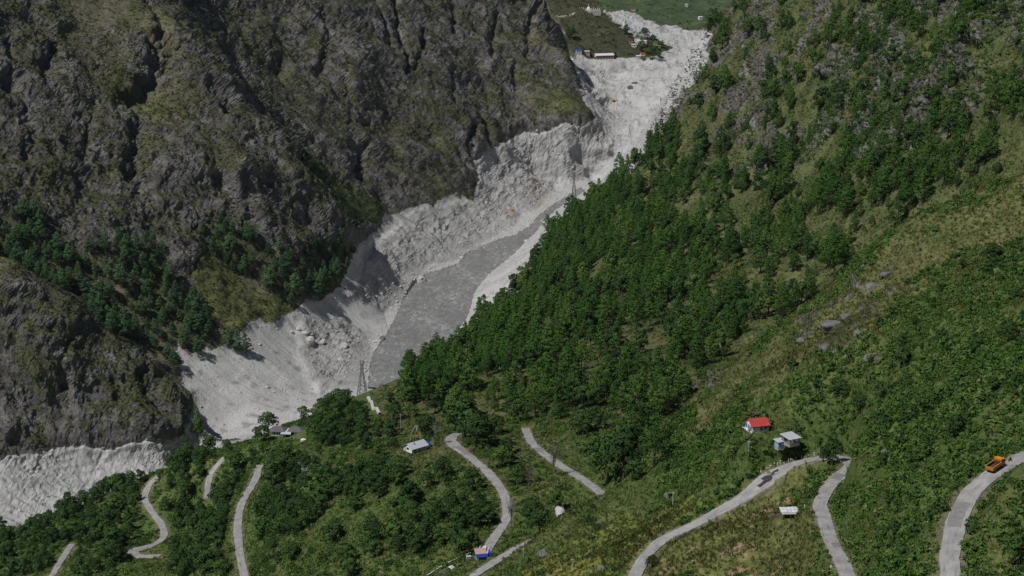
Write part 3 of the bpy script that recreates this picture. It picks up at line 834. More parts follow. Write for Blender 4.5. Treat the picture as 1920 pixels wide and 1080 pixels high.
def as_mesh(name, vf, m):
    me = bpy.data.meshes.new(name)
    me.from_pydata([tuple(map(float, v)) for v in vf[0]], [], vf[1]); me.materials.append(m); me.update()
    if len(vf) > 2:
        me.polygons.foreach_set('use_smooth', [True] * len(me.polygons))
        ns = vf[2] if not isinstance(vf[2], int) else [n for n in NORMALS[vf[2]] for _ in range(4)]
        me.normals_split_custom_set_from_vertices([tuple(map(float, n)) for n in ns])
    return me

PINES = []
for i, (low, wide, tr) in enumerate([(0.22, 0.23, 1.0), (0.32, 0.27, 1.2), (0.16, 0.22, 0.85), (0.38, 0.28, 1.4), (0.26, 0.27, 1.15), (0.14, 0.25, 0.95)]):
    wv, cv = pine_mesh(100 + i, low, wide, tr)
    PINES.append((as_mesh('pine_trunk', wv, M_BARK), as_mesh('pine_crown', cv, M_PINE)))
PINES_B = [(a_, as_mesh('pine_crown', pine_mesh(140 + i, 0.3, 0.26, 1.3)[1], M_PINE_B)) for i, (a_, _) in enumerate(PINES[:4])]
BROADS = []
for i, (n_, s_, sp_) in enumerate([(1000, 0.040, 0.34), (900, 0.042, 0.28), (1100, 0.038, 0.40), (900, 0.04, 0.24), (850, 0.048, 0.36)]):
    wv, cv = broad_mesh(200 + i, 1.0, n_, s_, sp_)
    BROADS.append((as_mesh('tree_trunk', wv, M_BARK), as_mesh('tree_crown', cv, M_LEAF)))
BARES = []
for i in range(2):
    wv, cv = bare_mesh(300 + i)
    BARES.append((as_mesh('bare_trunk', wv, M_TWIG), as_mesh('bare_branches', cv, M_TWIG)))
SHRUBS = [as_mesh('shrub', shrub_mesh(400 + i), M_SHRUB) for i in range(5)]
DARKS = [as_mesh('dark_shrub', shrub_mesh(430 + i, 90, 0.15), M_LEAF) for i in range(3)]
SCRUBS = [as_mesh('scrub', shrub_mesh(460 + i, 44, 0.22), M_SCRUB) for i in range(4)]
TUFTS = [as_mesh('tuft', tuft_mesh(500 + i), M_GRASS) for i in range(4)]

# ------------------------------------------------------------------ where plants can stand
GP = np.stack([px3, py3, pz3], -1).astype(np.float64)
vx, vy, vD = project(GP[:, 0], GP[:, 1], GP[:, 2])
zb = np.full((152, 260), 9e9)
ib = np.clip((vx + 80) / 8, 0, 259).astype(int); jb = np.clip((vy + 60) / 8, 0, 151).astype(int)
np.minimum.at(zb, (jb, ib), vD)
def in_sight(x, y, z, slack=1.02):
    a_, b_, d_ = project(x, y, z)
    i_ = np.clip((a_ + 80) / 8, 0, 259).astype(int); j_ = np.clip((b_ + 60) / 8, 0, 151).astype(int)
    return (d_ < zb[j_, i_] * slack + 12) & (a_ > -60) & (a_ < 1980) & (b_ > -70) & (b_ < 1180)

qa = quads
e1_ = GP[qa[:, 1]] - GP[qa[:, 0]]; e2_ = GP[qa[:, 3]] - GP[qa[:, 0]]
qarea = np.linalg.norm(np.cross(e1_, e2_), axis=1)
def scatter(dens, seed, vis=True):
    """points drawn on the ground with DENS (per vertex) plants per square metre"""
    g = np.random.default_rng(seed)
    dq = dens[qa].mean(1) * qarea
    n = g.poisson(dq)
    idx = np.repeat(np.arange(len(qa)), n)
    s, t = g.uniform(size=len(idx))[:, None], g.uniform(size=len(idx))[:, None]
    q = qa[idx]
    p = (GP[q[:, 0]] * (1 - s) + GP[q[:, 1]] * s) * (1 - t) + (GP[q[:, 3]] * (1 - s) + GP[q[:, 2]] * s) * t
    if vis: p = p[in_sight(p[:, 0], p[:, 1], p[:, 2] + 2.0)]
    g.shuffle(p)
    return p

def thin(p, r, taken=None):
    """keep points at least r apart (r may be an array)"""
    cell = 4.0; occ = {} if taken is None else taken; keep = []
    for i, (x, y, z) in enumerate(p):
        rr = r if np.isscalar(r) else r[i]
        cx, cy = int(x // cell), int(y // cell); k = int(rr // cell) + 1; ok = True
        for a_ in range(cx - k, cx + k + 1):
            for b_ in range(cy - k, cy + k + 1):
                for (u, v) in occ.get((a_, b_), ()):
                    if (u - x) ** 2 + (v - y) ** 2 < rr * rr: ok = False; break
                if not ok: break
            if not ok: break
        if ok:
            occ.setdefault((cx, cy), []).append((x, y)); keep.append(i)
    return np.array(keep, int)

def ground(px, py, dmin=0, dmax=9e9):
    """the point of the ground seen at photograph pixel (px, py)"""
    if (px, py) in SITE: return SITE[(px, py)].copy()
    m = np.where((np.abs(vx - px) < 9) & (np.abs(vy - py) < 7) & (vD > dmin) & (vD < dmax))[0]
    if not len(m): m = np.where((vD > dmin) & (vD < dmax))[0]
    s = np.hypot(vx[m] - px, vy[m] - py) + 0.02 * (vD[m] - vD[m].min())
    return GP[m[s.argmin()]]

vis_mask = np.zeros((152, 260))            # depth of the road or thing that must stay in sight, per 8 px bin of the photograph
def guard(x_, y_, d_):
    i_, j_ = int((x_ + 80) // 8), int((y_ + 60) // 8)
    if 0 <= i_ < 260 and 0 <= j_ < 152: vis_mask[j_, i_] = max(vis_mask[j_, i_], d_)
for k_, s_ in road_line.items():
    n_ = np.gradient(s_[:, :2], axis=0); n_ /= np.linalg.norm(n_, axis=1, keepdims=True)
    for o_ in (-0.45, 0.0, 0.45):
        w_ = ROAD_W[k_] * road_wide[k_] * o_
        for x_, y_, d_ in zip(*project(s_[:, 0] - n_[:, 1] * w_, s_[:, 1] + n_[:, 0] * w_, s_[:, 2])): guard(x_, y_, d_)
for x0, x1, y0, y1, d_ in [(1396,1442,778,812,690),(1448,1506,803,840,670),(1460,1504,944,976,600),(1038,1068,932,972,806),(868,936,1006,1058,800),(746,814,804,852,1000),(510,574,784,816,1240),(800,866,1052,1080,750),(1012,1026,1026,1044,740),(1850,1892,850,886,465),(668,690,668,752,1400),(690,716,742,780,1350),(555,612,862,892,1000),(1540,1622,578,656,690),(1622,1642,660,684,640),(1622,1680,502,550,720),(1734,1744,960,992,500),(1552,1562,1044,1080,520),(806,830,786,838,930),(1400,1406,815,850,680),(1260,1266,912,955,700),(690,745,684,732,1680)]:
    for x_ in range(x0, x1, 6):
        for y_ in range(y0, y1, 6): guard(x_, y_, d_)
def keep_clear(p, h):
    """False for plants that would stand in front of a road or a thing"""
    ok = np.ones(len(p), bool)
    for f in (0.15, 0.45, 0.75, 1.0):
        x_, y_, d_ = project(p[:, 0], p[:, 1], p[:, 2] + h * f)
        for dx_ in (-0.18, 0.18):
            i_ = np.clip((x_ + dx_ * h * FPX / d_ + 80) // 8, 0, 259).astype(int); j_ = np.clip((y_ + 60) // 8, 0, 151).astype(int)
            ok &= ~(vis_mask[j_, i_] > d_ + 6)
    return ok

def gn_stuff(name, p, scale, protos, label, seed, sq=None, up=None):
    g = np.random.default_rng(seed)
    col = bpy.data.collections.new(name + '_kinds')
    for i, m_ in enumerate(protos):
        o = bpy.data.objects.new('%s_%02d' % (name, i), m_); col.objects.link(o)
    me = bpy.data.meshes.new(name); me.vertices.add(len(p)); me.vertices.foreach_set('co', p.astype(np.float32).ravel())
    rot = np.stack([g.normal(size=len(p)) * 0.10, g.normal(size=len(p)) * 0.10, g.uniform(0, 6.283, len(p))], -1)
    sc3 = np.repeat(scale[:, None], 3, 1) * np.stack([np.ones(len(p)), np.ones(len(p)), np.ones(len(p)) if sq is None else sq], -1)
    for nm, ty_, dat in (('rot', 'FLOAT_VECTOR', rot), ('scl', 'FLOAT_VECTOR', sc3)):
        at_ = me.attributes.new(nm, ty_, 'POINT'); at_.data.foreach_set('vector', dat.astype(np.float32).ravel())
    at_ = me.attributes.new('idx', 'INT', 'POINT'); at_.data.foreach_set('value', g.integers(0, len(protos), len(p)).astype(np.int32))
    o = bpy.data.objects.new(name, me); COL.objects.link(o)
    o['kind'] = 'stuff'; o['label'] = label
    ng = bpy.data.node_groups.new(name, 'GeometryNodeTree')
    ng.interface.new_socket('Geometry', in_out='INPUT', socket_type='NodeSocketGeometry')
    ng.interface.new_socket('Geometry', in_out='OUTPUT', socket_type='NodeSocketGeometry')
    gi_, go = ng.nodes.new('NodeGroupInput'), ng.nodes.new('NodeGroupOutput')
    ci = ng.nodes.new('GeometryNodeCollectionInfo'); ci.inputs[0].default_value = col; ci.inputs[1].default_value = True; ci.inputs[2].default_value = True
    ip = ng.nodes.new('GeometryNodeInstanceOnPoints')
    ng.links.new(gi_.outputs[0], ip.inputs['Points']); ng.links.new(ci.outputs[0], ip.inputs['Instance'])
    ip.inputs['Pick Instance'].default_value = True
    for nm, dt, sock in (('idx', 'INT', 'Instance Index'), ('rot', 'FLOAT_VECTOR', 'Rotation'), ('scl', 'FLOAT_VECTOR', 'Scale')):
        na = ng.nodes.new('GeometryNodeInputNamedAttribute'); na.data_type = dt; na.inputs[0].default_value = nm
        ng.links.new(na.outputs[0], ip.inputs[sock])
    ng.links.new(ip.outputs[0], go.inputs[0])
    md = o.modifiers.new('scatter', 'NODES'); md.node_group = ng
    return o

def tree(kind, meshes, loc, h, rz, label, cat, group=None, wide=1.0):
    r = bpy.data.objects.new(kind, None); COL.objects.link(r)
    r.empty_display_size = 0.5
    r.location = loc; r.rotation_euler = (random.gauss(0, 0.03), random.gauss(0, 0.03), rz); r.scale = (h * wide, h * wide, h)
    for nm, m_ in (('trunk', meshes[0]), ('crown', meshes[1])):
        c = bpy.data.objects.new(nm, m_); COL.objects.link(c); c.parent = r
    return tag(r, label, cat, group)

# ------------------------------------------------------------------ pine forest
PINE_R = [(1235,185),(1290,240),(1330,300),(1400,330),(1480,320),(1600,330),(1700,290),(1760,230),(1840,190),(1930,170),(1930,285),(1800,360),(1700,412),(1600,492),(1500,582),(1440,622),(1300,705),(1270,775),(1200,800),(1100,750),(1050,770),(900,800),(760,770),(690,752),(800,690),(880,620),(950,560),(1000,470),(1100,340)]
GAPS = [[(1180,325),(1245,295),(1262,330),(1205,430),(1180,400)],[(1090,640),(1130,600),(1200,575),(1300,590),(1300,750),(1200,730),(1120,740),(1080,700)],[(1290,560),(1400,470),(1420,500),(1330,590)],[(880,690),(960,720),(960,800),(880,800)]]
RIGHT = ~west & ~grey & ~(in_far | in_hill)
pr = inpoly(wx, wy, PINE_R) & RIGHT & (rD > 930)
dens = pr * 0.030 * sstep(-0.30, 0.06, nC + 0.5 * nA)
for gpoly in GAPS: dens = np.where(inpoly(wx, wy, gpoly), dens * 0.22, dens)
dens = np.where(pr, dens, in_tow * RIGHT * 0.0070 * sstep(0.0, 0.3, nA + 0.4 * nC) + 0.0010 * in_tow * RIGHT)
dens = dens * (rock < 0.7) + pineL * 0.032
dens = np.where((rdist < 6) | (edge < 12), 0, dens)
P = scatter(dens.astype(np.float32), 901)
hgt = np.clip(np.random.default_rng(5).normal(14.5, 4.5, len(P)), 6, 25)
k = thin(P, 2.2 + hgt * 0.20)
k = k[keep_clear(P[k], hgt[k])]
P, hgt = P[k], hgt[k]
_, _, Dp = project(P[:, 0], P[:, 1], P[:, 2])
o_ = np.argsort(-hgt / Dp)
chosen = np.zeros(len(P), bool); chosen[o_[:300]] = True
# the bench pines count among the large ones too: share the individuals between both sides of the valley
wl_ = P[:, 0] < np.interp(P[:, 1], _ry, _rx)
ol = [i for i in o_ if wl_[i]]; orr = [i for i in o_ if not wl_[i]]
chosen[:] = False; chosen[ol[:80]] = True; chosen[orr[:215]] = True
print('pines', len(P), 'west', int(wl_.sum()))
def pine_label(p, west_):
    x, y, _ = project(p[0], p[1], p[2])
    if west_:
        if x > 540: return 'dark pine on the rim above the upper grey slide', 'pines on the upper slide rim'
        if x > 350 and y < 575: return 'dark pine in the small clump below the cliff ridge', 'pines of the clump below the cliff'
        if x > 300: return 'dark pine on the ragged edge where the grove meets the slide', 'pines of the grove edge'
        if x < 110: return 'dark pine in the outer grove on top of the rocky spur', 'pines of the outer grove'
        if y < 540: return 'dark pine in the upper gully grove below the cliff foot', 'pines of the upper gully grove'
        return 'dark pine packed into the lower gully grove behind the rocky spur', 'pines of the lower gully grove'
    if y < 330 and x > 1200:
        if x < 1420: return 'slim pine among crags on the skyline shoulder above the debris fan', 'pines of the skyline shoulder'
        if x < 1660: return 'slim pine among the crags high on the forested mountain', 'pines among the high crags'
        return 'slim pine among the steep crags over the upper end of the grassy ridge', 'pines over the grassy ridge end'
    if x > 1480: return 'green pine in the stand directly above the grassy ridge', 'pines above the grassy ridge'
    if x > 1150:
        if y < 440: return 'green pine just below the crags in the middle of the forest', 'pines below the crags'
        if y < 570 and x < 1310: return 'green pine in the heart of the forest above the grassy opening', 'pines in the heart of the forest'
        if y < 570: return 'green pine in the dense forest uphill of the lower grassy ridge', 'pines uphill of the grassy ridge'
        return 'green pine bordering the grassy opening low in the forest', 'pines round the grassy opening'
    if y < 500: return 'green pine on the forest edge above the upper river', 'pines by the upper river'
    if y < 620: return 'green pine on the forest edge above the wide river reach', 'pines by the wide river reach'
    if x < 860: return 'green pine on the brow between the pylon and the wide bend', 'pines of the brow'
    if y < 700: return 'green pine on the lower forest slope facing the river', 'pines facing the river'
    if x < 1000: return 'green pine just above the wide bend and its dark trees', 'pines above the wide bend'
    return 'green pine above the short upper stretch of road', 'pines above the short road'
gsel = np.random.default_rng(6)
for i in np.where(chosen)[0]:
    lb, gr = pine_label(P[i], wl_[i])
    fam = PINES_B if wl_[i] else PINES
    tree('pine_tree', fam[gsel.integers(len(fam))], P[i], hgt[i], gsel.uniform(0, 6.28), lb, 'pine tree', gr, gsel.uniform(0.95, 1.35))
def both(pm):        # trunk and crown of one sample joined, for the far mass
    me = bpy.data.meshes.new('pine'); parts = []
    vv, ff, mi = [], [], []
    for j, m_ in enumerate(pm):
        o = len(vv); vv += [tuple(v.co) for v in m_.vertices]
        for f in m_.polygons: ff.append(tuple(q + o for q in f.vertices)); mi.append(j)
        me.materials.append(m_.materials[0])
    me.from_pydata(vv, [], ff); me.polygons.foreach_set('material_index', mi); me.polygons.foreach_set('use_smooth', [True] * len(ff)); me.update()
    nv = [tuple(v.normal) for v in pm[0].vertices] + [(0, 0, 1)] * len(pm[1].vertices)
    for l in pm[1].loops: nv[len(pm[0].vertices) + l.vertex_index] = tuple(pm[1].corner_normals[l.index].vector)
    me.normals_split_custom_set_from_vertices(nv)
    return me
rest = ~chosen
gn_stuff('pine_forest', P[rest & ~wl_], hgt[rest & ~wl_] * 1.0, [both(p) for p in PINES] + [both(BROADS[1]), both(BROADS[3])], 'dense pine forest covering the mountainside', 31)
if (rest & wl_).any(): gn_stuff('pine_forest', P[rest & wl_], hgt[rest & wl_], [both(p) for p in PINES_B], 'dark pine wood on the bench below the cliffs', 32)

# ------------------------------------------------------------------ shrubs, scrub and grass (nobody could count them)
near_ = (rD < 1420) & ~west
bowl = near_ & (rD < 900) & (rx > 1230) & ~in_spur & ~in_field & ~in_crop
fore = near_ & ~bowl & ~in_spur & ~in_field & ~in_crop & ~pr
padm = np.zeros(len(tx), bool)
for x_, y_, z_, r_ in pads: padm |= np.hypot(tx - x_, ty - y_) < r_ * 0.95
for x_, y_ in ((690,748),(697,758),(702,763),(706,768),(713,778)):
    q_ = ground(x_, y_, 1080, 1480); padm |= np.hypot(tx - q_[0], ty - q_[1]) < 5.0
free = (rdist > 1.0) & ~padm
MEADOW = [(960,960),(1040,900),(1150,960),(1240,930),(1350,890),(1330,950),(1180,1000),(1050,1012)]
meadow = inpoly(wx, wy, MEADOW) & near_
d_s = bowl * 0.58 * sstep(-0.7, -0.1, nC * 0.6 - nB) * (0.55 + 0.45 * sstep(-0.35, 0.1, nA + 0.5 * nC)) + fore * 0.17 * sstep(-0.25, 0.2, nC + 0.5 * nB) + in_spur * 0.12 * sstep(0.05, 0.4, nB + 0.5 * nC) + in_field * 0.05 * sstep(0.1, 0.4, nC) + in_crop * 0.012 + fore * 0.05
d_s = d_s + (RIGHT & ~near_) * 0.006 * sstep(0.0, 0.3, nB) + (pr & near_) * 0.012 * sstep(0.0, 0.3, nB)
d_s = np.where(meadow, d_s * 0.3, d_s)
p = scatter((d_s * free).astype(np.float32), 911)
_, _, dd = project(p[:, 0], p[:, 1], p[:, 2])
g = np.random.default_rng(12)
sz_ = g.uniform(0.8, 1.0, len(p)) * g.choice([1.0, 1.5, 2.3, 3.4], len(p), p=[0.42, 0.33, 0.18, 0.07])
k = keep_clear(p, sz_ * 1.0); p, sz_ = p[k], sz_[k]
gn_stuff('shrubbery', p - (0, 0, 0.2), sz_, SHRUBS, 'green shrubs covering the hillside', 33, sq=g.uniform(0.6, 1.0, len(p)))
print('shrubs', len(p))
d_d = bowl * 0.05 * sstep(-0.15, 0.25, nC - 0.4 * nB) + fore * 0.030 * sstep(-0.1, 0.3, nC - 0.3 * nB) + (RIGHT & ~near_) * 0.004
d_d = d_d + in_hill * 0.006 + in_far * 0.010 * sstep(0.0, 0.3, nC) + in_hook * 0.03
p = scatter((d_d * free).astype(np.float32), 912)
_, _, dd = project(p[:, 0], p[:, 1], p[:, 2])
sz_ = g.uniform(1.3, 3.6, len(p)); k = keep_clear(p, sz_); p, sz_ = p[k], sz_[k]
gn_stuff('dark_shrubbery', p - (0, 0, 0.3), sz_, DARKS, 'dark leafy bushes dotting the slopes', 34, sq=g.uniform(0.7, 1.15, len(p)))
print('dark', len(p))
d_c = (pr & near_) * 0.07 + (RIGHT & ~near_) * 0.05 + LEFT * 0.17 * sstep(-0.55, 0.15, nD + nC * 0.8) * (GN_[:, 2] > 0.2) + in_tow * 0.10 * sstep(-0.4, 0.1, nB) + in_spur * 0.010 + in_hill * 0.08
p = scatter((d_c * free).astype(np.float32), 913)
gn_stuff('scrub', p - (0, 0, 0.2), g.uniform(0.6, 1.9, len(p)), SCRUBS, 'dry scrub growing over the cliffs', 35, sq=g.uniform(0.5, 0.9, len(p)))
print('scrub', len(p))
d_g = (pr & near_) * 0.12 + bowl * 0.25 * sstep(0.15, 0.4, nB - 0.3 * nC) + in_spur * 0.40 + in_field * 0.45 + in_crop * 0.5 + fore * 0.28 * (rD < 1150) + bowl * 0.05 + (RIGHT & ~near_ & (rD < 1500)) * 0.03
d_g = d_g + meadow * 0.3 + bowl * 0.25 * (1 - sstep(-0.35, 0.1, nA + 0.5 * nC))
p = scatter((d_g * (rdist > 0.4)).astype(np.float32), 914)
gn_stuff('grass', p - (0, 0, 0.05), g.uniform(0.6, 1.3, len(p)), TUFTS, 'long grass on the open slopes', 36)
print('grass', len(p))

# ------------------------------------------------------------------ broadleaf trees of the near slopes
TREES = [[(0,1085),(0,1012),(60,992),(130,935),(230,885),(258,900),(262,960),(235,1020),(215,1085)],
 [(305,1085),(318,980),(310,900),(330,830),(380,825),(430,880),(425,1000),(430,1085)],
 [(490,1060),(475,985),(500,900),(545,860),(600,890),(640,905),(600,985),(540,1015)],
 [(590,830),(600,765),(680,755),(735,760),(770,785),(720,810),(740,840),(640,840)],
 [(820,965),(850,935),(910,935),(925,970),(880,1000),(830,995)], [(640,890),(760,890),(760,965),(690,965),(655,945)], [(690,990),(830,1005),(800,1055),(690,1065)]]
td = np.zeros(len(tx), np.float32)
for tp in TREES: td = np.where(inpoly(wx, wy, tp) & near_ & (rD > 780), 0.018, td)
td += fore * (rD > 780) * 0.0016
td = np.where((rdist < 4.0) | padm, 0, td)
P2 = scatter(td.astype(np.float32), 921)
g = np.random.default_rng(22)
h2_ = np.clip(g.normal(8.5, 2.4, len(P2)), 4.5, 14)
k = thin(P2, 1.6 + 0.28 * h2_)
k = k[keep_clear(P2[k], h2_[k])]
P2, h2_ = P2[k], h2_[k]
_, _, D2 = project(P2[:, 0], P2[:, 1], P2[:, 2])
o_ = np.argsort(-h2_ / D2); sel = o_[:235]; oth = o_[235:]
print('broad', len(P2))
def broad_label(p):
    x, y, _ = project(p[0], p[1], p[2])
    if x < 130: return 'leafy tree in the thicket at the foot of the pale river bank', 'trees of the bank thicket'
    if x < 290: return 'leafy tree in the thicket outside the lowest road bend', 'trees of the lowest thicket'
    if x < 460 and y > 960: return 'leafy tree between the lowest bend and the straight lower road', 'trees between the lower roads'
    if x < 460: return 'leafy tree between the two short stretches of the lower road', 'trees between the short stretches'
    if x < 650 and y > 930: return 'leafy tree on the bushy slope beside the straight lower road', 'trees beside the straight lower road'
    if x < 650 and y > 840: return 'leafy tree in the thicket below the huge grey rock', 'trees below the huge rock'
    if x < 650: return 'leafy tree between the slate roofed farmhouse and the pylon', 'trees by the slate farmhouse'
    if y < 850: return 'leafy tree on the spur between the pylon and the white house', 'trees of the spur by the pylon'
    if y < 960: return 'leafy tree on the hillside just below the white house', 'trees below the white house'
    return 'leafy tree on the bushy hillside below the wide road bend', 'trees below the wide bend'
for i in sel:
    lb, gr = broad_label(P2[i])
    tree('broadleaf_tree', BROADS[g.integers(len(BROADS))], P2[i], h2_[i], g.uniform(0, 6.28), lb, 'tree', gr, g.uniform(0.95, 1.4))
if len(oth): gn_stuff('broadleaf_forest', P2[oth], h2_[oth], [both(b_) for b_ in BROADS], 'leafy wood on the lower spur', 37)

def tree_at(kind, meshes, px, py, h, label, cat='tree', wide=1.0, group=None, dmin=0, dmax=9e9):
    return tree(kind, meshes, ground(px, py, dmin, dmax), h, random.uniform(0, 6.28), label, cat, group, wide)
for px_, py_, h_, w_, m_, lb in [
 (872,826,21,1.1,0,'tall dark leafy tree at the inner side of the wide bend'),
 (893,838,18,1.2,2,'broad dark leafy tree just below the tall one in the bend'),
 (858,812,13,1.1,1,'smaller leafy tree at the very tip of the wide bend'),
 (1140,905,24,0.9,1,'tallest dark broadleaf tree above the short road end'),
 (1168,900,22,1.0,4,'dark broadleaf tree crowding the uphill side of the tallest one'),
 (1112,872,16,1.2,0,'round dark broadleaf tree above the bare grey tree'),
 (940,878,11,1.3,2,'round dark tree on the grassy knoll between the bends'),
 (950,850,8,1.3,0,'small dark tree at the top of the grassy knoll'),
 (497,806,13,1.25,2,'round dark tree standing against the grey slide by the farmhouse'),
 (442,890,15,1.1,0,'bulky dark tree beside the upper straight of the lower road'),
 (1224,1065,4.6,1.3,2,'round bush at the inner edge of the yellow field road'),
 (1400,800,6.0,1.2,0,'leafy tree beside the red roofed house'),
 (1695,690,8.0,1.0,1,'lone tree with a pale trunk on the bushy bowl'),
 (1560,868,7.8,1.25,4,'dark tree casting shade on the road at the upper hairpin'),
 (1545,865,3.6,1.5,0,'low dark bush beside the hairpin tree'),
 (1900,1050,6.5,1.4,2,'bright leafy bush at the edge of the truck road'),
 (1660,870,3.8,1.5,0,'rounded bush overhanging the outside of the upper hairpin'),
 (815,975,10,1.3,2,'broad leafy tree on the slope below the wide bend road'),
 (770,940,9,1.3,4,'dense round tree in the middle of the grassy hillside')]:
    tree_at('broadleaf_tree', BROADS[m_], px_, py_, h_, lb, 'tree', w_, dmax=1400)
for n_, (px_, py_) in enumerate([(1715,610),(1765,645),(1890,640),(1905,565),(1830,665),(1705,728),(1655,750),(1742,768),(1640,795),(1728,866),(1530,728),(1485,695),(1575,745),(1805,505),(1862,484),(1765,548),(1690,650),(1612,772),(1860,735),(1790,815)]):
    tree_at('bush', BROADS[n_ % 5], px_, py_, 3.2 + (n_ * 7 % 5) * 0.7, 'rounded dark bush standing out of the low shrubs on the bushy bowl', 'bush', 1.5, 'bushes of the bowl', dmax=900)
for px_, py_, h_, w_, m_, lb in [
 (1086,745,19,1.35,3,'large round topped pine standing alone above the roads'),
 (1182,845,25,1.0,4,'tall pine rising behind the dark broadleaf trees'),
 (1226,878,23,1.05,3,'tall pine with a long bare trunk beside the grassy gap'),
 (372,818,24,1.0,2,'tall conical conifer in front of the grey slide'),
 (338,826,17,1.0,0,'shorter conifer beside the tall conical one at the slide'),
 (70,720,9,1.3,3,'lone dark tree on the rocky spur')]:
    tree_at('pine_tree', PINES[m_], px_, py_, h_, lb, 'pine tree', w_, dmax=1560)
for px_, py_, h_, m_, lb in [(444,664,21,1,'lone pine on bare grey slide with its shadow beside it'),(463,668,20,3,'second lone pine on the bare slide, nearer the river'),(370,668,19,0,'pine at the ragged upper edge of the slide'),
 (430,650,18,3,'slim pine on the lip of the slide')]:
    tree_at('pine_tree', PINES_B[m_], px_, py_, h_, lb, 'pine tree', 1.1, dmin=1500)
for px_, py_, h_, m_, lb in [(1037,898,19,0,'leafless grey tree in front of the short road'),(990,925,15,1,'smaller leafless tree downhill of the grey one'),(958,990,15,0,'leafless tree beside the wide bend road')]:
    tree_at('bare_tree', BARES[m_], px_, py_, h_, lb, 'bare tree', 1.0, dmax=1300)

# ------------------------------------------------------------------ buildings and other things
M_WHITE = plain('white_plaster', (0.72, 0.71, 0.68), 0.12, 0.8)
M_RED = plain('red_tin', (0.40, 0.05, 0.045), 0.25, 0.9, 0.55, 0.3)
M_TIN = plain('grey_tin', (0.42, 0.45, 0.48), 0.15, 0.7, 0.45, 0.4)
M_PALE = plain('pale_sheet', (0.56, 0.58, 0.61), 0.14, 0.9, 0.5, 0.3)
M_BLUE = plain('blue_paint', (0.05, 0.16, 0.36), 0.15, 1.0)
M_LBLUE = plain('light_blue_boards', (0.25, 0.38, 0.58), 0.15, 1.0)
M_TARP = plain('blue_tarp', (0.02, 0.06, 0.38), 0.15, 0.8, 0.5, 0.3)
M_WOOD = plain('weathered_boards', (0.17, 0.16, 0.15), 0.3, 2.0)
M_BROWN = plain('brown_tin', (0.13, 0.065, 0.05), 0.2, 1.0)
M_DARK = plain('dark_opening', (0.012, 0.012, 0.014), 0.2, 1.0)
M_STONE = plain('grey_stone', (0.30, 0.29, 0.28), 0.35, 0.5)
M_SLATE = plain('slate_roof', (0.115, 0.11, 0.112), 0.3, 0.5)
M_CONC = plain('concrete', (0.36, 0.35, 0.33), 0.25, 0.4)
M_STEEL = plain('galvanised_steel', (0.16, 0.165, 0.17), 0.1, 0.5, 0.4, 0.5)
M_ORANGE = plain('orange_truck_paint', (0.62, 0.24, 0.015), 0.10, 0.8, 0.4, 0.4)
M_RUST = plain('rusty_bed', (0.075, 0.045, 0.038), 0.4, 1.2)
M_RUBBER = plain('rubber', (0.015, 0.015, 0.016), 0.2, 2.0)
M_BLACK = plain('black_paint', (0.015, 0.015, 0.016), 0.2, 2.0)
M_TENT = plain('orange_tent', (0.75, 0.12, 0.03), 0.1, 1.0)
M_GLASS = plain('window_glass', (0.03, 0.04, 0.05), 0.1, 1.0, 0.15, 0.5)
M_TAN = plain('tan_plaster', (0.50, 0.40, 0.34), 0.2, 0.3)
M_PINK = plain('pink_tin', (0.42, 0.27, 0.24), 0.2, 0.8)
M_TAR = plain('tar', (0.035, 0.035, 0.036), 0.4, 1.0)
M_PATCH = plain('patched_concrete', (0.19, 0.188, 0.182), 0.25, 0.8)
M_CANVAS = plain('grey_canvas', (0.42, 0.42, 0.41), 0.3, 0.7)
M_TRACK = plain('pale_track', (0.46, 0.455, 0.44), 0.2, 0.3)

def box(x0, x1, y0, y1, z0, z1):
    v = [(x, y, z) for z in (z0, z1) for y in (y0, y1) for x in (x0, x1)]
    return v, [(0, 2, 3, 1), (4, 5, 7, 6), (0, 1, 5, 4), (2, 6, 7, 3), (0, 4, 6, 2), (1, 3, 7, 5)]
def extrude(poly, axis, a, b):
    """polygon in the two other axes, stretched along axis from a to b"""
    def pt(u, v, w): return {'x': (w, u, v), 'y': (u, w, v), 'z': (u, v, w)}[axis]
    n = len(poly); v = [pt(*p, a) for p in poly] + [pt(*p, b) for p in poly]
    return v, [tuple(range(n - 1, -1, -1)), tuple(range(n, 2 * n))] + [(i, (i + 1) % n, n + (i + 1) % n, n + i) for i in range(n)]
def slab4(p0, p1, p2, p3, t):
    """sheet with four corners, t thick downwards"""
    v = [tuple(p) for p in (p0, p1, p2, p3)]; v += [(p[0], p[1], p[2] - t) for p in v]
    return v, [(0, 1, 2, 3), (7, 6, 5, 4), (0, 4, 5, 1), (1, 5, 6, 2), (2, 6, 7, 3), (3, 7, 4, 0)]
def ring(x, y, z, r, w, n=12, axis='x'):
    v, f = [], []
    for s in (-0.5, 0.5):
        for k in range(n):
            a = 2 * math.pi * k / n
            v.append((x + s * w, y + r * math.cos(a), z + r * math.sin(a)) if axis == 'x' else (x + r * math.cos(a), y + r * math.sin(a), z + s * w))
    f = [tuple(range(n - 1, -1, -1)), tuple(range(n, 2 * n))] + [(i, (i + 1) % n, n + (i + 1) % n, n + i) for i in range(n)]
    return v, f
def part(name, vf, m, parent): return mesh_obj(name, vf[0], vf[1], m, parent)
def root(name, loc, rz, label, cat, group=None):
    r = bpy.data.objects.new(name, None); COL.objects.link(r); r.location = loc; r.rotation_euler = (0, 0, rz)
    return tag(r, label, cat, group)
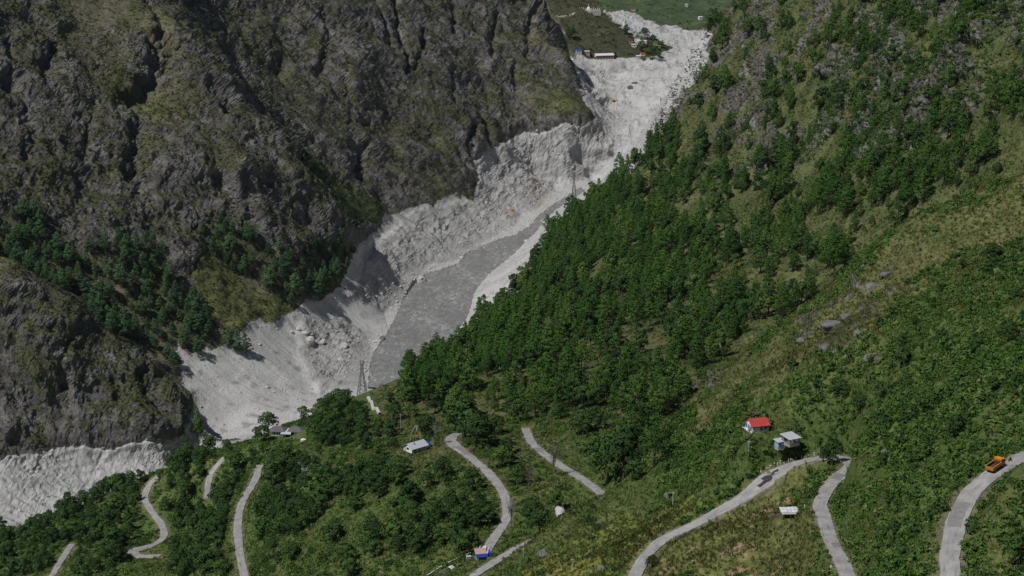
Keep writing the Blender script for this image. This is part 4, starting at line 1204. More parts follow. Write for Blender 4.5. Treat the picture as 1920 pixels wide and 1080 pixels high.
def opening(par, x0, x1, z0, z1, face, side='y', m=None, frame=None, name='window'):
    """a pane set in a frame, proud of a wall; side 'y' faces -y at y=face, side 'x' faces -x at x=face, '+x' faces +x"""
    e = 0.03
    def bb(a0, a1, c0, c1, d):
        if side == 'y': return box(a0, a1, face - d, face + 0.02, c0, c1)
        if side == '+x': return box(face - 0.02, face + d, a0, a1, c0, c1)
        return box(face - d, face + 0.02, a0, a1, c0, c1)
    w_ = part(name, bb(x0, x1, z0, z1, e), m or M_GLASS, par)
    if frame:
        for q in ((x0 - 0.08, x1 + 0.08, z1, z1 + 0.1), (x0 - 0.08, x1 + 0.08, z0 - 0.1, z0), (x0 - 0.09, x0, z0, z1), (x1, x1 + 0.09, z0, z1)):
            part('frame', bb(*q, e + 0.03), frame, w_)
    return w_
def gable(par, L, Wd, H, pitch, wall, roof, over=0.45, ridge='x', roofname='roof', sheets=0, found=2.5):
    """walls with gables and two roof planes; ridge along local x"""
    hh = Wd / 2 * math.tan(pitch)
    part('foundation', box(-L / 2 - 0.15, L / 2 + 0.15, -Wd / 2 - 0.15, Wd / 2 + 0.15, -found, 0.12), M_STONE, par)
    part('wall', extrude([(-Wd / 2, 0.12), (Wd / 2, 0.12), (Wd / 2, H), (0, H + hh), (-Wd / 2, H)], 'x', -L / 2, L / 2), wall, par)
    e = over; dz = e * math.tan(pitch)
    n = max(1, sheets)
    for s in (-1, 1):
        for q in range(n):
            a_ = -L / 2 - e + (L + 2 * e) * q / n; b_ = -L / 2 - e + (L + 2 * e) * (q + 1) / n - (0.02 if n > 1 else 0); up = 0.03 * (q % 2) if n > 1 else 0
            y_ = s * (Wd / 2 + e); z_ = H - dz + 0.12 + up
            c = [(a_, 0, H + hh + 0.12 + up), (b_, 0, H + hh + 0.12 + up), (b_, y_, z_), (a_, y_, z_)]
            part(roofname if n == 1 else 'roof_sheet', slab4(*(c if s < 0 else [c[1], c[0], c[3], c[2]]), 0.09), roof, par)

# red-roofed house with blue door
h = root('house', ground(1420, 806, 600, 800), R(16), 'small white house with a bright red tin roof and blue door', 'house')
gable(h, 6.2, 6.4, 2.5, R(27), M_WHITE, M_RED, 0.55)
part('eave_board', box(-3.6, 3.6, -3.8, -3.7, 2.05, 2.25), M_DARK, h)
d_ = opening(h, -0.1, 0.8, 0.15, 2.0, -3.2, 'y', M_BLUE, M_WHITE, 'door'); part('handle', box(0.6, 0.68, -3.29, -3.22, 1.0, 1.12), M_STEEL, d_)
opening(h, 1.5, 2.4, 1.0, 1.9, -3.2, 'y', M_GLASS, M_BLUE)
for y_ in (-2.0, 0.0, 2.0): opening(h, y_ - 0.6, y_ + 0.6, 0.5, 1.9, -3.1, 'x', M_BLUE, M_WOOD, 'shutter')
part('veranda_floor', box(-4.3, -3.1, -3.6, 3.4, -0.4, 0.15), M_WHITE, h)
for y_ in (-3.2, 3.2): part('veranda_post', box(-4.2, -4.05, y_ - 0.08, y_ + 0.08, 0.15, 2.2), M_WOOD, h)
# brown shed and water tank behind it
h = root('shed', ground(1411, 784, 600, 800), R(14), 'little dark shed with a brown roof behind the red roofed house', 'shed')
gable(h, 2.6, 2.2, 2.0, R(16), M_WOOD, M_BROWN, 0.3); opening(h, -0.5, 0.3, 0.2, 1.7, -1.1, 'y', M_DARK, M_WHITE, 'door')
h = root('water_tank', ground(1437, 783, 600, 800), 0, 'small black water tank uphill of the red roofed house', 'tank')
part('body', ring(0, 0, 0.75, 0.6, 1.3, 14, 'z'), M_BLACK, h); part('lid', ring(0, 0, 1.46, 0.3, 0.14, 10, 'z'), M_BLACK, h); part('stand', ring(0, 0, -0.3, 0.7, 0.78, 10, 'z'), M_STONE, h)

# tin-roofed house with lean-to roof and the small blue hut
def lean_to(name, loc, rz, L, Wd, H0, H1, wall, roof, label, n=4, legs=1.5, cat='shed'):
    h = root(name, loc, rz, label, cat)
    part('foundation', box(-L / 2, L / 2, -Wd / 2, Wd / 2, -legs, 0.1), M_STONE, h)
    part('wall', extrude([(-Wd / 2, 0.1), (Wd / 2, 0.1), (Wd / 2, H1), (-Wd / 2, H0)], 'x', -L / 2 + 0.05, L / 2 - 0.05), wall, h)
    e = 0.5; s = (H1 - H0) / Wd
    for q in range(n):
        a_ = -L / 2 - e + (L + 2 * e) * q / n; b_ = -L / 2 - e + (L + 2 * e) * (q + 1) / n - 0.02; u = 0.03 * (q % 2)
        lo = H0 - e * s + 0.12 + u; hi = H1 + e * s + 0.12 + u; j = random.uniform(-0.15, 0.15)
        part('roof_sheet', slab4((a_, -Wd / 2 - e + j, lo), (b_, -Wd / 2 - e + j, lo), (b_, Wd / 2 + e, hi), (a_, Wd / 2 + e, hi), 0.05), roof, h)
    return h
h = lean_to('house', ground(1482, 828, 600, 800), R(30), 4.4, 4.8, 1.9, 2.4, M_WOOD, M_TIN, 'dark boarded house under a grey tin roof by the small blue hut', 5, 1.0, 'house')
opening(h, -1.7, -0.6, 0.2, 1.7, -2.4, 'y', M_WHITE, M_WOOD, 'door'); opening(h, 0.3, 1.6, 0.8, 1.7, -2.4, 'y', M_PALE, M_WOOD); opening(h, -1.0, 0.8, 0.7, 1.7, -2.15, 'x', M_DARK, M_WOOD)
h = lean_to('hut', ground(1461, 838, 600, 800), R(28), 2.6, 2.2, 1.9, 2.2, M_LBLUE, M_TIN, 'tiny light blue hut with a grey tin roof', 3, 1.2, 'hut')
opening(h, -0.9, -0.2, 0.15, 1.6, -1.1, 'y', M_BLUE, M_LBLUE, 'door'); opening(h, 0.2, 0.9, 0.7, 1.4, -1.1, 'y', M_WHITE, M_BLUE)

# field shelter roofed with loose pale sheets
h = root('field_shelter', ground(1480, 968, 500, 720), R(4), 'open field shelter roofed with loose pale sheets between the roads', 'shelter')
for x_ in (-2.6, 0.0, 2.6):
    for y_ in (-1.4, 1.6): part('post', box(x_ - 0.08, x_ + 0.08, y_ - 0.08, y_ + 0.08, -1.5, 1.9), M_WOOD, h)
for y_ in (-1.5, 0.2, 1.7): part('beam', box(-3.0, 3.0, y_ - 0.07, y_ + 0.07, 1.82 + 0.12 * (y_ + 1.5), 1.96 + 0.12 * (y_ + 1.5)), M_BROWN, h)
for q in range(5):
    for w_ in range(2):
        x0 = -2.9 + q * 1.17; y0 = -1.75 + w_ * 1.85; z0 = 2.05 + w_ * 0.24 + random.uniform(0, 0.07); t_ = random.uniform(-0.05, 0.05)
        if (q, w_) == (1, 0): y0 += 0.25
        part('roof_sheet', slab4((x0, y0, z0 + t_), (x0 + 1.08, y0 + 0.05, z0 - t_), (x0 + 1.06, y0 + 1.75, z0 + 0.24 - t_), (x0 - 0.02, y0 + 1.7, z0 + 0.24 + t_), 0.04), M_PALE, h)
part('eave_mat', slab4((-2.7, -2.4, 1.75), (2.3, -2.35, 1.72), (2.4, -1.65, 2.0), (-2.75, -1.7, 2.02), 0.08), M_CONC, h)
part('back_wall', box(-2.7, 2.7, 1.62, 1.7, -1.0, 2.0), M_WOOD, h)
h = root('brush_heap', ground(1453, 968, 500, 720), 0, 'heap of brown brushwood beside the field shelter', 'brush heap')
parts_ = []
for _ in range(70):
    a_, r_ = random.uniform(0, 6.28), random.uniform(0, 1.9); z_ = random.uniform(0, 0.9) * (1 - r_ / 2.2)
    q = np.array((math.cos(a_) * r_, math.sin(a_) * r_, z_)); e = np.array((random.gauss(0, 0.8), random.gauss(0, 0.8), random.gauss(0, 0.15)))
    parts_.append(tube([q - e, q + e], [0.05, 0.03], 3))
part('stick_pile', merge(parts_), plain('brushwood', (0.20, 0.14, 0.12), 0.3, 1.0), h)

# tarpaulin tunnel tent
h = root('tarpaulin_tent', ground(1052, 966, 700, 900), R(4), 'pale grey tarpaulin tunnel tent below the short road', 'tent')
v_, f_ = [], []
for i in range(9):
    for k_ in range(11):
        a_ = math.pi * k_ / 10; sag = 0.03 * math.sin(i * 2.1 + 0.7 * k_)
        v_.append((-2.1 * math.cos(a_) * (1 + sag), -4.0 + 1.5 * i, (2.3 + 0.12 * math.sin(i * 1.57)) * math.sin(a_) ** 0.8 * (1 + sag) - 0.1))
for i in range(8):
    for k_ in range(10): f_.append((i * 11 + k_, (i + 1) * 11 + k_, (i + 1) * 11 + k_ + 1, i * 11 + k_ + 1))
part('cover', (v_, f_), M_CANVAS, h)
part('end_sheet', ([(-2.0, -3.95, -0.2), (2.0, -3.95, -0.2), (1.5, -3.95, 1.4), (0, -3.95, 2.15), (-1.5, -3.95, 1.4)], [(0, 1, 2, 3, 4)]), M_CONC, h)
part('door_gap', box(-0.5, 0.5, -4.02, -3.97, -0.2, 1.4), M_DARK, h); part('base_wall', box(-2.2, 2.2, -3.9, 4.0, -1.6, 0.05), M_STONE, h)

# hut with blue tarpaulin by the road
h = root('roadside_hut', ground(902, 1046, 720, 860), R(14), 'grey plank hut with a pink roof and blue tarpaulin by the road', 'hut')
part('foundation', box(-2.1, 2.1, -1.8, 1.8, -2.2, 0.1), M_STONE, h)
for q in range(9): part('wall_plank', box(-2.0 + q * 0.445, -2.0 + q * 0.445 + 0.43, -1.72 - 0.02 * (q % 2), -1.6, 0.1, 2.3), M_WOOD, h)
part('wall', box(-1.95, 1.95, -1.55, 1.7, 0.1, 2.3), M_WOOD, h)
for q in range(4): part('roof_sheet', slab4((-2.4 + q * 1.2, -2.1, 2.45 + 0.03 * (q % 2)), (-1.22 + q * 1.2, -2.1, 2.45 + 0.03 * (q % 2)), (-1.22 + q * 1.2, 2.2, 3.4), (-2.4 + q * 1.2, 2.2, 3.4), 0.05), M_PINK, h)
part('tarpaulin_fringe', slab4((-2.5, -2.75, 1.35), (2.5, -2.75, 1.35), (2.45, -2.12, 2.62), (-2.5, -2.12, 2.62), 0.04), M_TARP, h)
part('tarpaulin_side', extrude([(-1.9, 0.2), (2.2, -0.1), (2.6, 1.4), (1.0, 3.0), (-1.4, 2.6)], 'x', 2.5, 4.0), M_TARP, h)
part('crate', box(2.1, 3.2, -2.6, -1.9, 0.0, 0.9), M_WHITE, h)
part('rain_gutter', slab4((2.2, -2.2, 2.6), (2.5, -2.2, 2.6), (4.0, 2.6, 3.2), (3.6, 2.6, 3.2), 0.08), M_PALE, h)
part('shade_cloth', slab4((-1.0, 3.2, 2.2), (3.2, 3.4, 2.4), (3.6, 5.8, 2.8), (-1.6, 5.6, 2.6), 0.05), M_PALE, h)
part('wood_pile', box(3.6, 5.2, 3.0, 4.4, -0.4, 0.9), M_PINK, h)
h = root('store_box', ground(879, 1048, 720, 860), R(14), 'small grey store box beside the plank hut', 'box')
part('body', box(-0.9, 0.9, -0.7, 0.7, -0.8, 1.3), M_CONC, h); part('lid', box(-1.0, 1.0, -0.8, 0.8, 1.3, 1.4), M_TIN, h)
# frame of a small polytunnel
h = root('greenhouse', ground(836, 1074, 700, 830), R(-38), 'collapsed greenhouse hoops with one white covered end', 'greenhouse')
for i in range(8):
    pth = [(-1.6 * math.cos(a_), i * 1.15 - 4, 1.5 * math.sin(a_)) for a_ in np.linspace(0, math.pi, 9)]
    part('hoop', tube(pth, [0.07] * 9, 4), M_STEEL, h)
for x_, z_ in ((-1.6, 0.05), (0, 1.5), (1.6, 0.05), (-1.1, 1.05), (1.1, 1.05)): part('rail', tube([(x_, -4, z_), (x_, 4.05, z_)], [0.06, 0.06], 4), M_STEEL, h)
v_ = [(-1.75 * math.cos(a_), y_, 1.62 * math.sin(a_)) for y_ in (1.8, 4.2) for a_ in np.linspace(0, math.pi, 9)]
part('cover', (v_, [(k_, k_ + 9, k_ + 10, k_ + 1) for k_ in range(8)]), M_PALE, h)
# low wall running down from the hut
def ribbon(pixels, dmin, dmax, step=2.0):
    q = np.array([ground(x_, y_, dmin, dmax) for x_, y_ in pixels])
    s = spline(list(q), step); z_ = s[:, 2].copy()
    for _ in range(12): z_[1:-1] = 0.5 * z_[1:-1] + 0.25 * (z_[:-2] + z_[2:])
    s[:, 2] = z_
    return s
s = ribbon([(888, 1036), (862, 1046), (830, 1064), (800, 1082)], 740, 860)
h = root('parapet_wall', s[0], 0, 'low concrete parapet running downhill from the plank hut', 'wall')
t_ = np.gradient(s[:, :2], axis=0); t_ /= np.linalg.norm(t_, axis=1, keepdims=True); n_ = np.stack([-t_[:, 1], t_[:, 0]], -1)
v_, f_ = [], []
for i in range(len(s)):
    c = s[i] - s[0]
    for o, z_ in ((-0.3, -1.5), (-0.3, 0.9), (0.3, 0.9), (0.3, -1.5)): v_.append((c[0] + n_[i, 0] * o, c[1] + n_[i, 1] * o, c[2] + z_))
for i in range(len(s) - 1):
    for k_ in range(3): f_.append((i * 4 + k_, i * 4 + k_ + 1, i * 4 + k_ + 5, i * 4 + k_ + 4))
part('wall', (v_, f_), M_CONC, h)
for i in range(2, len(s), 5): part('post', box(s[i][0] - s[0][0] - 0.06, s[i][0] - s[0][0] + 0.06, s[i][1] - s[0][1] - 0.06, s[i][1] - s[0][1] + 0.06, s[i][2] - s[0][2] + 0.85, s[i][2] - s[0][2] + 2.0), M_STEEL, h)

# white farmhouse above the wide bend
h = root('farmhouse', ground(780, 844, 900, 1100), R(42), 'white house with a pale tin roof on the brow above the wide bend', 'house')
gable(h, 9.5, 6.4, 2.5, R(29), M_WHITE, M_TIN, 0.8, sheets=6, found=3.0)
opening(h, -0.9, 0.9, 1.2, 2.4, -4.75, 'x', M_DARK, M_WHITE); opening(h, 1.6, 2.5, 0.2, 2.1, -4.75, 'x', M_WOOD, M_WHITE, 'door')
for x_ in (-3.0, 0.0, 3.0): opening(h, x_ - 0.5, x_ + 0.5, 1.0, 2.0, -3.2, 'y', M_GLASS, M_BLUE)
part('lower_terrace', box(-6.6, -4.9, -2.4, 2.6, -3.2, -0.9), M_WHITE, h); part('annex_wall', box(4.8, 8.2, -2.0, 2.4, -2.0, 2.0), M_WHITE, h)
part('annex_roof', slab4((4.7, -2.4, 2.1), (6.6, -2.4, 2.1), (6.6, 2.8, 2.5), (4.7, 2.8, 2.5), 0.08), M_PALE, h); part('annex_roof', slab4((6.7, -2.4, 2.05), (8.6, -2.4, 2.05), (8.6, 2.8, 2.45), (6.7, 2.8, 2.45), 0.08), M_TARP, h)
part('chimney', box(-2.0, -1.7, -1.6, -1.3, 3.2, 4.8), M_DARK, h)
h = root('prayer_flag', ground(779, 832, 900, 1100) + (0, 4, 0), R(20), 'tall prayer flag pole with a white and red banner behind the white house', 'flag')
part('pole', tube([(0, 0, -1), (0, 0, 8.5)], [0.09, 0.05], 6), M_WOOD, h)
part('banner', slab4((0.05, 0, 8.3), (0.9, 0.1, 8.3), (0.95, 0.12, 5.0), (0.05, 0, 5.0), 0.02), M_WHITE, h); part('banner_foot', slab4((0.05, 0, 4.98), (0.9, 0.12, 4.98), (0.85, 0.1, 3.4), (0.05, 0, 3.4), 0.02), M_RED, h)
for s_ in (-1, 1): part('guy_rope', tube([(0, 0, 8.2), (2.2 * s_, 0.4, 4.5), (2.8 * s_, 0.5, 0.0)], [0.05, 0.05, 0.05], 4), M_WHITE, h)
M_DEAD = plain('dead_fronds', (0.10, 0.085, 0.095), 0.3, 1.0)
for px_, hh_, lb in ((815, 11.0, 'bare stemmed tree with a drooping dead crown above the bend'), (823, 10.0, 'second bare stemmed dead crowned tree, nearer the bend road')):
    gq = np.random.default_rng(int(px_)); wv = tube([(0, 0, -1), (0.1, 0, hh_ * 0.5), (0, 0, hh_ - 1)], [0.16, 0.13, 0.09])
    fr = [tube([(0, 0, hh_ - 1.4 + 0.1 * k_), (math.cos(k_ * 2.4) * 1.1, math.sin(k_ * 2.4) * 1.1, hh_ - 0.6), (math.cos(k_ * 2.4) * 2.2, math.sin(k_ * 2.4) * 2.2, hh_ - 2.2)], [0.06, 0.16, 0.05], 3) for k_ in range(12)]
    lv = [leafquad(np.array((math.cos(k_) * gq.uniform(0.3, 2.2), math.sin(k_) * gq.uniform(0.3, 2.2), hh_ - 1.2 + gq.normal() * 0.35)), np.array((0, 0, 1.0)) + gq.normal(size=3) * 0.5, 0.32, gq) for k_ in range(60)]
    h = root('dead_tree', ground(px_, 836, 850, 1100), 0, lb, 'dead tree'); part('trunk', wv, M_BARK, h); part('crown', merge(fr + lv), M_DEAD, h)

# dark-roofed farmhouse against the slide
h = root('farmhouse', ground(540, 814, 1100, 1350), R(-6), 'dark slate roofed farmhouse with white walls standing before the grey slide', 'house')
part('foundation', box(-9.5, 9.5, -3.6, 3.6, -3.5, 0.12), M_STONE, h); part('wall', box(-9, 9, -3.2, 3.2, 0.12, 2.9), M_WHITE, h)
def hip(par, x0, x1, y0, y1, z0, hz, m):
    ym = (y0 + y1) / 2; k_ = (y1 - y0) / 2 * 0.9
    v = [(x0, y0, z0), (x1, y0, z0), (x1, y1, z0), (x0, y1, z0), (x0 + k_, ym, z0 + hz), (x1 - k_, ym, z0 + hz)]
    part('roof', (v, [(0, 1, 5, 4), (1, 2, 5), (2, 3, 4, 5), (3, 0, 4), (3, 2, 1, 0)]), m, par)
hip(h, -10.5, -0.2, -4.6, 4.4, 2.9, 2.6, M_SLATE); hip(h, 0.3, 10.5, -4.2, 4.6, 2.95, 2.5, M_SLATE)
part('porch_roof', slab4((-3.2, -6.6, 2.3), (3.4, -6.6, 2.3), (3.0, -3.0, 3.3), (-2.6, -3.0, 3.3), 0.1), M_TIN, h)
part('porch_shade_panel', box(-4.5, 4.6, -3.26, -3.18, 0.2, 2.4), M_DARK, h)  # flat near-black panel on the wall, painting in the shade under the porch
for x_ in (-3.0, 0.0, 3.2): part('porch_post', box(x_ - 0.1, x_ + 0.1, -6.4, -6.2, -3.0, 2.3), M_WOOD, h)
for x_ in (-7.6, -5.6, 6.2): opening(h, x_ - 0.5, x_ + 0.5, 0.9, 2.0, -3.2, 'y', M_DARK, M_WHITE)
part('yard_wall', box(5.0, 11.0, -7.5, -7.0, -3.5, 0.6), M_WHITE, h); part('yard_steps', box(3.0, 8.0, -9.0, -7.6, -4.0, -0.8), M_PALE, h)
h = root('white_tarpaulin', ground(568, 828, 1050, 1350) + (0, 0, 0.4), 0, 'white sheet lying in the bushes below the slate roofed farmhouse', 'sheet')
part('sheet', ([(-1.6, -0.6, 0.5), (0, -0.8, 0.9), (1.6, -0.5, 0.5), (1.7, 0.7, 0.6), (0.1, 0.8, 1.1), (-1.5, 0.7, 0.7), (-1.6, -0.6, -0.6), (0, -0.8, -0.6), (1.6, -0.5, -0.6)], [(0, 1, 4, 5), (1, 2, 3, 4), (0, 6, 7, 1), (1, 7, 8, 2)]), M_WHITE, h)

# ------------------------------------------------------------------ pylons and poles
def pylon(loc, H, rz, label, w=2.4):
    h = root('pylon', loc, rz, label, 'pylon'); r_ = 0.30
    def leg(z_): return w * (1 - 0.78 * min(1, z_ / (H * 0.72))) if z_ < H * 0.72 else w * 0.22
    for sx_ in (-1, 1):
        for sy_ in (-1, 1): part('leg', tube([(sx_ * leg(z_), sy_ * leg(z_), z_) for z_ in (-2, H * 0.36, H * 0.72, H)], [r_, r_, r_ * 0.8, r_ * 0.6], 4), M_STEEL, h)
    zs = np.linspace(0, H * 0.95, 10); br = []
    for a_, b_ in zip(zs[:-1], zs[1:]):
        la, lb_ = leg(a_), leg(b_)
        for (u0, u1) in (((-1, -1), (1, -1)), ((1, -1), (1, 1)), ((1, 1), (-1, 1)), ((-1, 1), (-1, -1))):
            br.append(tube([(u0[0] * la, u0[1] * la, a_), (u1[0] * lb_, u1[1] * lb_, b_)], [0.15, 0.15], 3)); br.append(tube([(u1[0] * la, u1[1] * la, a_), (u0[0] * lb_, u0[1] * lb_, b_)], [0.15, 0.15], 3))
    part('lattice', merge(br), M_STEEL, h)
    for z_, L_ in ((H * 0.78, 3.6), (H * 0.88, 3.0), (H * 0.97, 2.2)):
        ar = part('cross_arm', merge([tube([(-L_, 0, z_), (0, 0, z_ + 0.9), (L_, 0, z_)], [0.07, 0.12, 0.07], 4), tube([(-L_, 0, z_), (L_, 0, z_)], [0.09, 0.09], 4)]), M_STEEL, h)
        for s_ in (-1, 1): part('insulator', tube([(s_ * L_, 0, z_), (s_ * L_, 0, z_ - 1.3)], [0.14, 0.10], 5), M_BROWN, ar)
    return h
pylon(ground(680, 752, 1330, 1480), 30, R(20), 'steel lattice pylon on the spur before the river', 3.6)
pylon(ground(1076, 392, 1900, 2250) + (0, 0, 4), 34, R(10), 'thin far pylon on the forest edge beside the upper river', 2.8)
for px_, lb in ((712, 'twin pole power mast nearer the pylon on the brow by the river'), (719, 'twin pole power mast farther from the pylon on the brow by the river')):
    h = root('power_mast', ground(px_, 742, 1330, 1500), R(15), lb, 'mast')
    for s_ in (-1, 1): part('pole', tube([(s_ * 0.8, 0, -2), (s_ * 0.7, 0, 9)], [0.16, 0.12], 5), M_BARK, h)
    part('cross_arm', box(-1.8, 1.8, -0.1, 0.1, 7.6, 7.9), M_BARK, h); part('brace', tube([(-0.8, 0, 2), (0.8, 0, 7)], [0.08, 0.08], 4), M_BARK, h)
h = root('dome_hut', ground(672, 757, 1330, 1480), 0, 'small white domed hut at the foot of the steel pylon', 'hut')
v_ = [(2.0 * math.cos(a_) * math.cos(b_), 2.0 * math.sin(a_) * math.cos(b_), 1.0 + 1.9 * math.sin(b_)) for b_ in (-0.55, 0, 0.5, 1.0, 1.4) for a_ in np.linspace(0, 2 * math.pi, 13)[:-1]]
part('dome', (v_, [(i * 12 + k_, i * 12 + (k_ + 1) % 12, (i + 1) * 12 + (k_ + 1) % 12, (i + 1) * 12 + k_) for i in range(4) for k_ in range(12)] + [tuple(range(48, 60))]), M_WHITE, h); part('doorway', box(-0.5, 0.5, -2.05, -1.6, 0.2, 1.6), M_DARK, h)
for px_, py_, H_, lb, dm in ((1403, 848, 5.6, 'thin pale pole among the bushes below the red roofed house', 800), (1262, 952, 6.5, 'thin pale pole above the yellow green crops', 900), (1073, 1078, 6.5, 'thin pole standing among the crops below the boulder', 860),
    (751, 802, 8.5, 'utility pole with a short cross arm uphill of the white farmhouse', 1250), (731, 776, 7.0, 'slim utility pole beside the pale footpath', 1350), (981, 1046, 4.5, 'thin leaning post at the edge of the lower road', 850), (868, 1000, 5.0, 'slim post at the edge of the wide bend', 950)):
    h = root('utility_pole', ground(px_, py_, 500, dm), 0, lb, 'pole'); part('shaft', tube([(0, 0, -1), (0.05, 0, H_)], [0.10, 0.07], 6), M_PALE, h)
    part('cross_arm', box(-0.6, 0.6, -0.05, 0.05, H_ - 0.9, H_ - 0.78), M_PALE, h)

# ------------------------------------------------------------------ road furniture
MK = [(640,405),(648,388),(657,370),(665,345),(664,322),(690,322),(711,305),(733,293),(755,283),(783,272),(806,266),(844,260),(880,252),(920,245),(957,239),(1000,236)]
def marker(loc, label, H_=1.05):
    h = root('marker_post', loc, 0, label, 'marker post', 'marker posts round the upper hairpin')
    part('base', box(-0.14, 0.14, -0.14, 0.14, -0.4, 0.42 * H_), M_WHITE, h); part('band', box(-0.135, 0.135, -0.135, 0.135, 0.42 * H_, 0.68 * H_), M_BLACK, h); part('cap', box(-0.14, 0.14, -0.14, 0.14, 0.68 * H_, H_), M_WHITE, h)
S = road_line['upper']
for n_, (a_, b_) in enumerate(MK):
    tp = ground(1260 + a_ / 3.6, 780 + b_ / 3.6 + 5, 560, 760)
    j = np.hypot(S[:, 0] - tp[0], S[:, 1] - tp[1]).argmin(); q = S[j]; dv = np.array(tp[:2]) - q[:2]; dv = dv / max(np.linalg.norm(dv), 0.1)
    e = q[:2] + dv * (ROAD_W['upper'] / 2 * road_wide['upper'][j] * 1.1 + 0.6)
    marker((e[0], e[1], q[2] - 0.1), 'black and white marker post along the outer edge of the upper hairpin')
for px_, py_, lb in ((1557, 1078, 'striped roadside pole with a white arrow head by the middle road'), (1739, 988, 'striped pole with a white arrow head in the bushes by the truck road')):
    h = root('arrow_post', ground(px_, py_, 420, 620), 0, lb, 'road sign')
    for q in range(6): part('band', ring(0, 0, 0.25 + 0.36 * q, 0.10, 0.36, 8, 'z'), M_WHITE if q % 2 else M_BLACK, h)
    part('arrow_head', extrude([(-0.34, 2.25), (0.34, 2.25), (0.12, 2.6), (0, 3.0), (-0.12, 2.6)], 'y', -0.05, 0.05), M_WHITE, h)
h = root('arrow_post', ground(1509, 953, 500, 680), 0, 'short white roadside post beside the field shelter', 'road sign'); part('shaft', box(-0.09, 0.09, -0.09, 0.09, -0.4, 0.9), M_WHITE, h); part('cap', extrude([(-0.2, 0.9), (0.2, 0.9), (0, 1.3)], 'y', -0.06, 0.06), M_WHITE, h)
ROADOBJ = [o for o in COL.objects if o.name.split('.')[0] == 'road']
def patch(rk, i0, i1, a0, a1, m, name='patch', lift=0.075, ragged=0.25):
    s = road_line[rk]; t_ = np.gradient(s[:, :2], axis=0); t_ /= np.linalg.norm(t_, axis=1, keepdims=True); n_ = np.stack([-t_[:, 1], t_[:, 0]], -1)
    v_, f_ = [], []; g_ = np.random.default_rng(i0)
    for i in range(i0, i1 + 1):
        w0, w1 = a0 + g_.normal() * ragged, a1 + g_.normal() * ragged
        for q in range(4):
            o = w0 + (w1 - w0) * q / 3; v_.append((s[i, 0] + n_[i, 0] * o, s[i, 1] + n_[i, 1] * o, s[i, 2] + lift))
    for i in range(i1 - i0):
        for q in range(3): k_ = i * 4 + q; f_.append((k_, k_ + 4, k_ + 5, k_ + 1))
    part(name, (v_, f_), m, ROADOBJ[list(ROADS).index(rk)])
def road_index(rk, px_, py_):
    a_, b_, _ = project(*road_line[rk].T); return int(np.hypot(a_ - px_, b_ - py_).argmin())
i = road_index('upper', 1455, 893); patch('upper', i - 1, i + 3, -3.6, -2.2, M_TAR, ragged=0.5); patch('upper', i + 1, i + 5, -1.4, 0.3, M_TAR, ragged=0.6, lift=0.079); patch('upper', i, i + 2, -2.4, -0.9, M_TAR, ragged=0.5, lift=0.083)
i = road_index('upper', 1572, 903); patch('upper', i, i + 4, -1.6, 1.8, M_PATCH, ragged=0.06)
i = road_index('upper', 1565, 1025); patch('upper', i, i + 3, -2.0, 0.4, M_PATCH, ragged=0.06)
i = road_index('truck', 1795, 965); patch('truck', i - 3, i + 3, -1.4, 1.9, M_PATCH, ragged=0.06)
i = road_index('bend', 865, 843); patch('bend', i - 6, i + 5, -1.8, 1.2, M_PATCH, ragged=0.3)
i = road_index('middle', 1010, 842); patch('middle', i - 2, i + 3, -2.0, 1.8, M_PATCH, ragged=0.3)

# ------------------------------------------------------------------ the orange tipper truck
s = road_line['truck']; i = road_index('truck', 1868, 878)
dv = s[i + 3] - s[i - 3]; dv /= np.linalg.norm(dv)
ang = math.atan2(dv[1], dv[0]) - math.pi / 2
left_n = np.array((-dv[1], dv[0]))
h = root('tipper_truck', (s[i][0] + left_n[0] * 0.7, s[i][1] + left_n[1] * 0.7, s[i][2] + 0.1), ang, 'orange tipper truck with an empty rusty bed driving uphill', 'truck')
h.rotation_euler = (math.asin(max(-0.3, min(0.3, dv[2]))), 0, ang); h.scale = (0.86, 0.86, 0.86)
def wheel(x_, y_):
    w_ = part('wheel', ring(x_, y_, 0.5, 0.5, 0.34, 16), M_RUBBER, h); part('rim', ring(x_ + (0.02 if x_ > 0 else -0.02), y_, 0.5, 0.26, 0.36, 10), M_STEEL, w_); part('hub', ring(x_ + (0.05 if x_ > 0 else -0.05), y_, 0.5, 0.1, 0.38, 8), M_ORANGE, w_)
for y_ in (-1.9, 1.95):
    for x_ in (-0.98, 0.98): wheel(x_, y_)
for x_ in (-0.62, 0.62): wheel(x_, -1.9)
for x_ in (-0.45, 0.45): part('chassis_rail', box(x_ - 0.07, x_ + 0.07, -3.0, 3.0, 0.62, 0.85), M_BLACK, h)
part('axle', ring(0, -1.9, 0.5, 0.09, 1.9, 8), M_BLACK, h)
b_ = part('bed_floor', box(-1.15, 1.15, -3.05, 0.95, 1.0, 1.1), M_RUST, h)
for s_ in (-1, 1):
    sd = part('bed_side', box(*sorted((s_ * 1.15, s_ * 1.22)), -3.05, 0.95, 0.98, 1.85), M_ORANGE, h)
    for y_ in np.linspace(-2.9, 0.8, 6): part('rib', box(*sorted((s_ * 1.22, s_ * 1.29)), y_ - 0.06, y_ + 0.06, 1.0, 1.8), M_ORANGE, sd)
    part('top_rail', box(*sorted((s_ * 1.13, s_ * 1.30)), -3.08, 0.98, 1.85, 1.95), M_ORANGE, sd)
    part('side_lining', box(*sorted((s_ * 1.10, s_ * 1.148)), -3.0, 0.9, 1.1, 1.84), M_RUST, sd)
tg = part('tailgate', box(-1.22, 1.22, -3.15, -3.07, 0.98, 1.9), M_ORANGE, h)
for x_ in (-0.8, 0.0, 0.8): part('rib', box(x_ - 0.06, x_ + 0.06, -3.21, -3.15, 1.02, 1.86), M_ORANGE, tg)
part('stripe', box(-1.15, 1.15, -3.175, -3.15, 1.35, 1.5), M_RUST, tg)
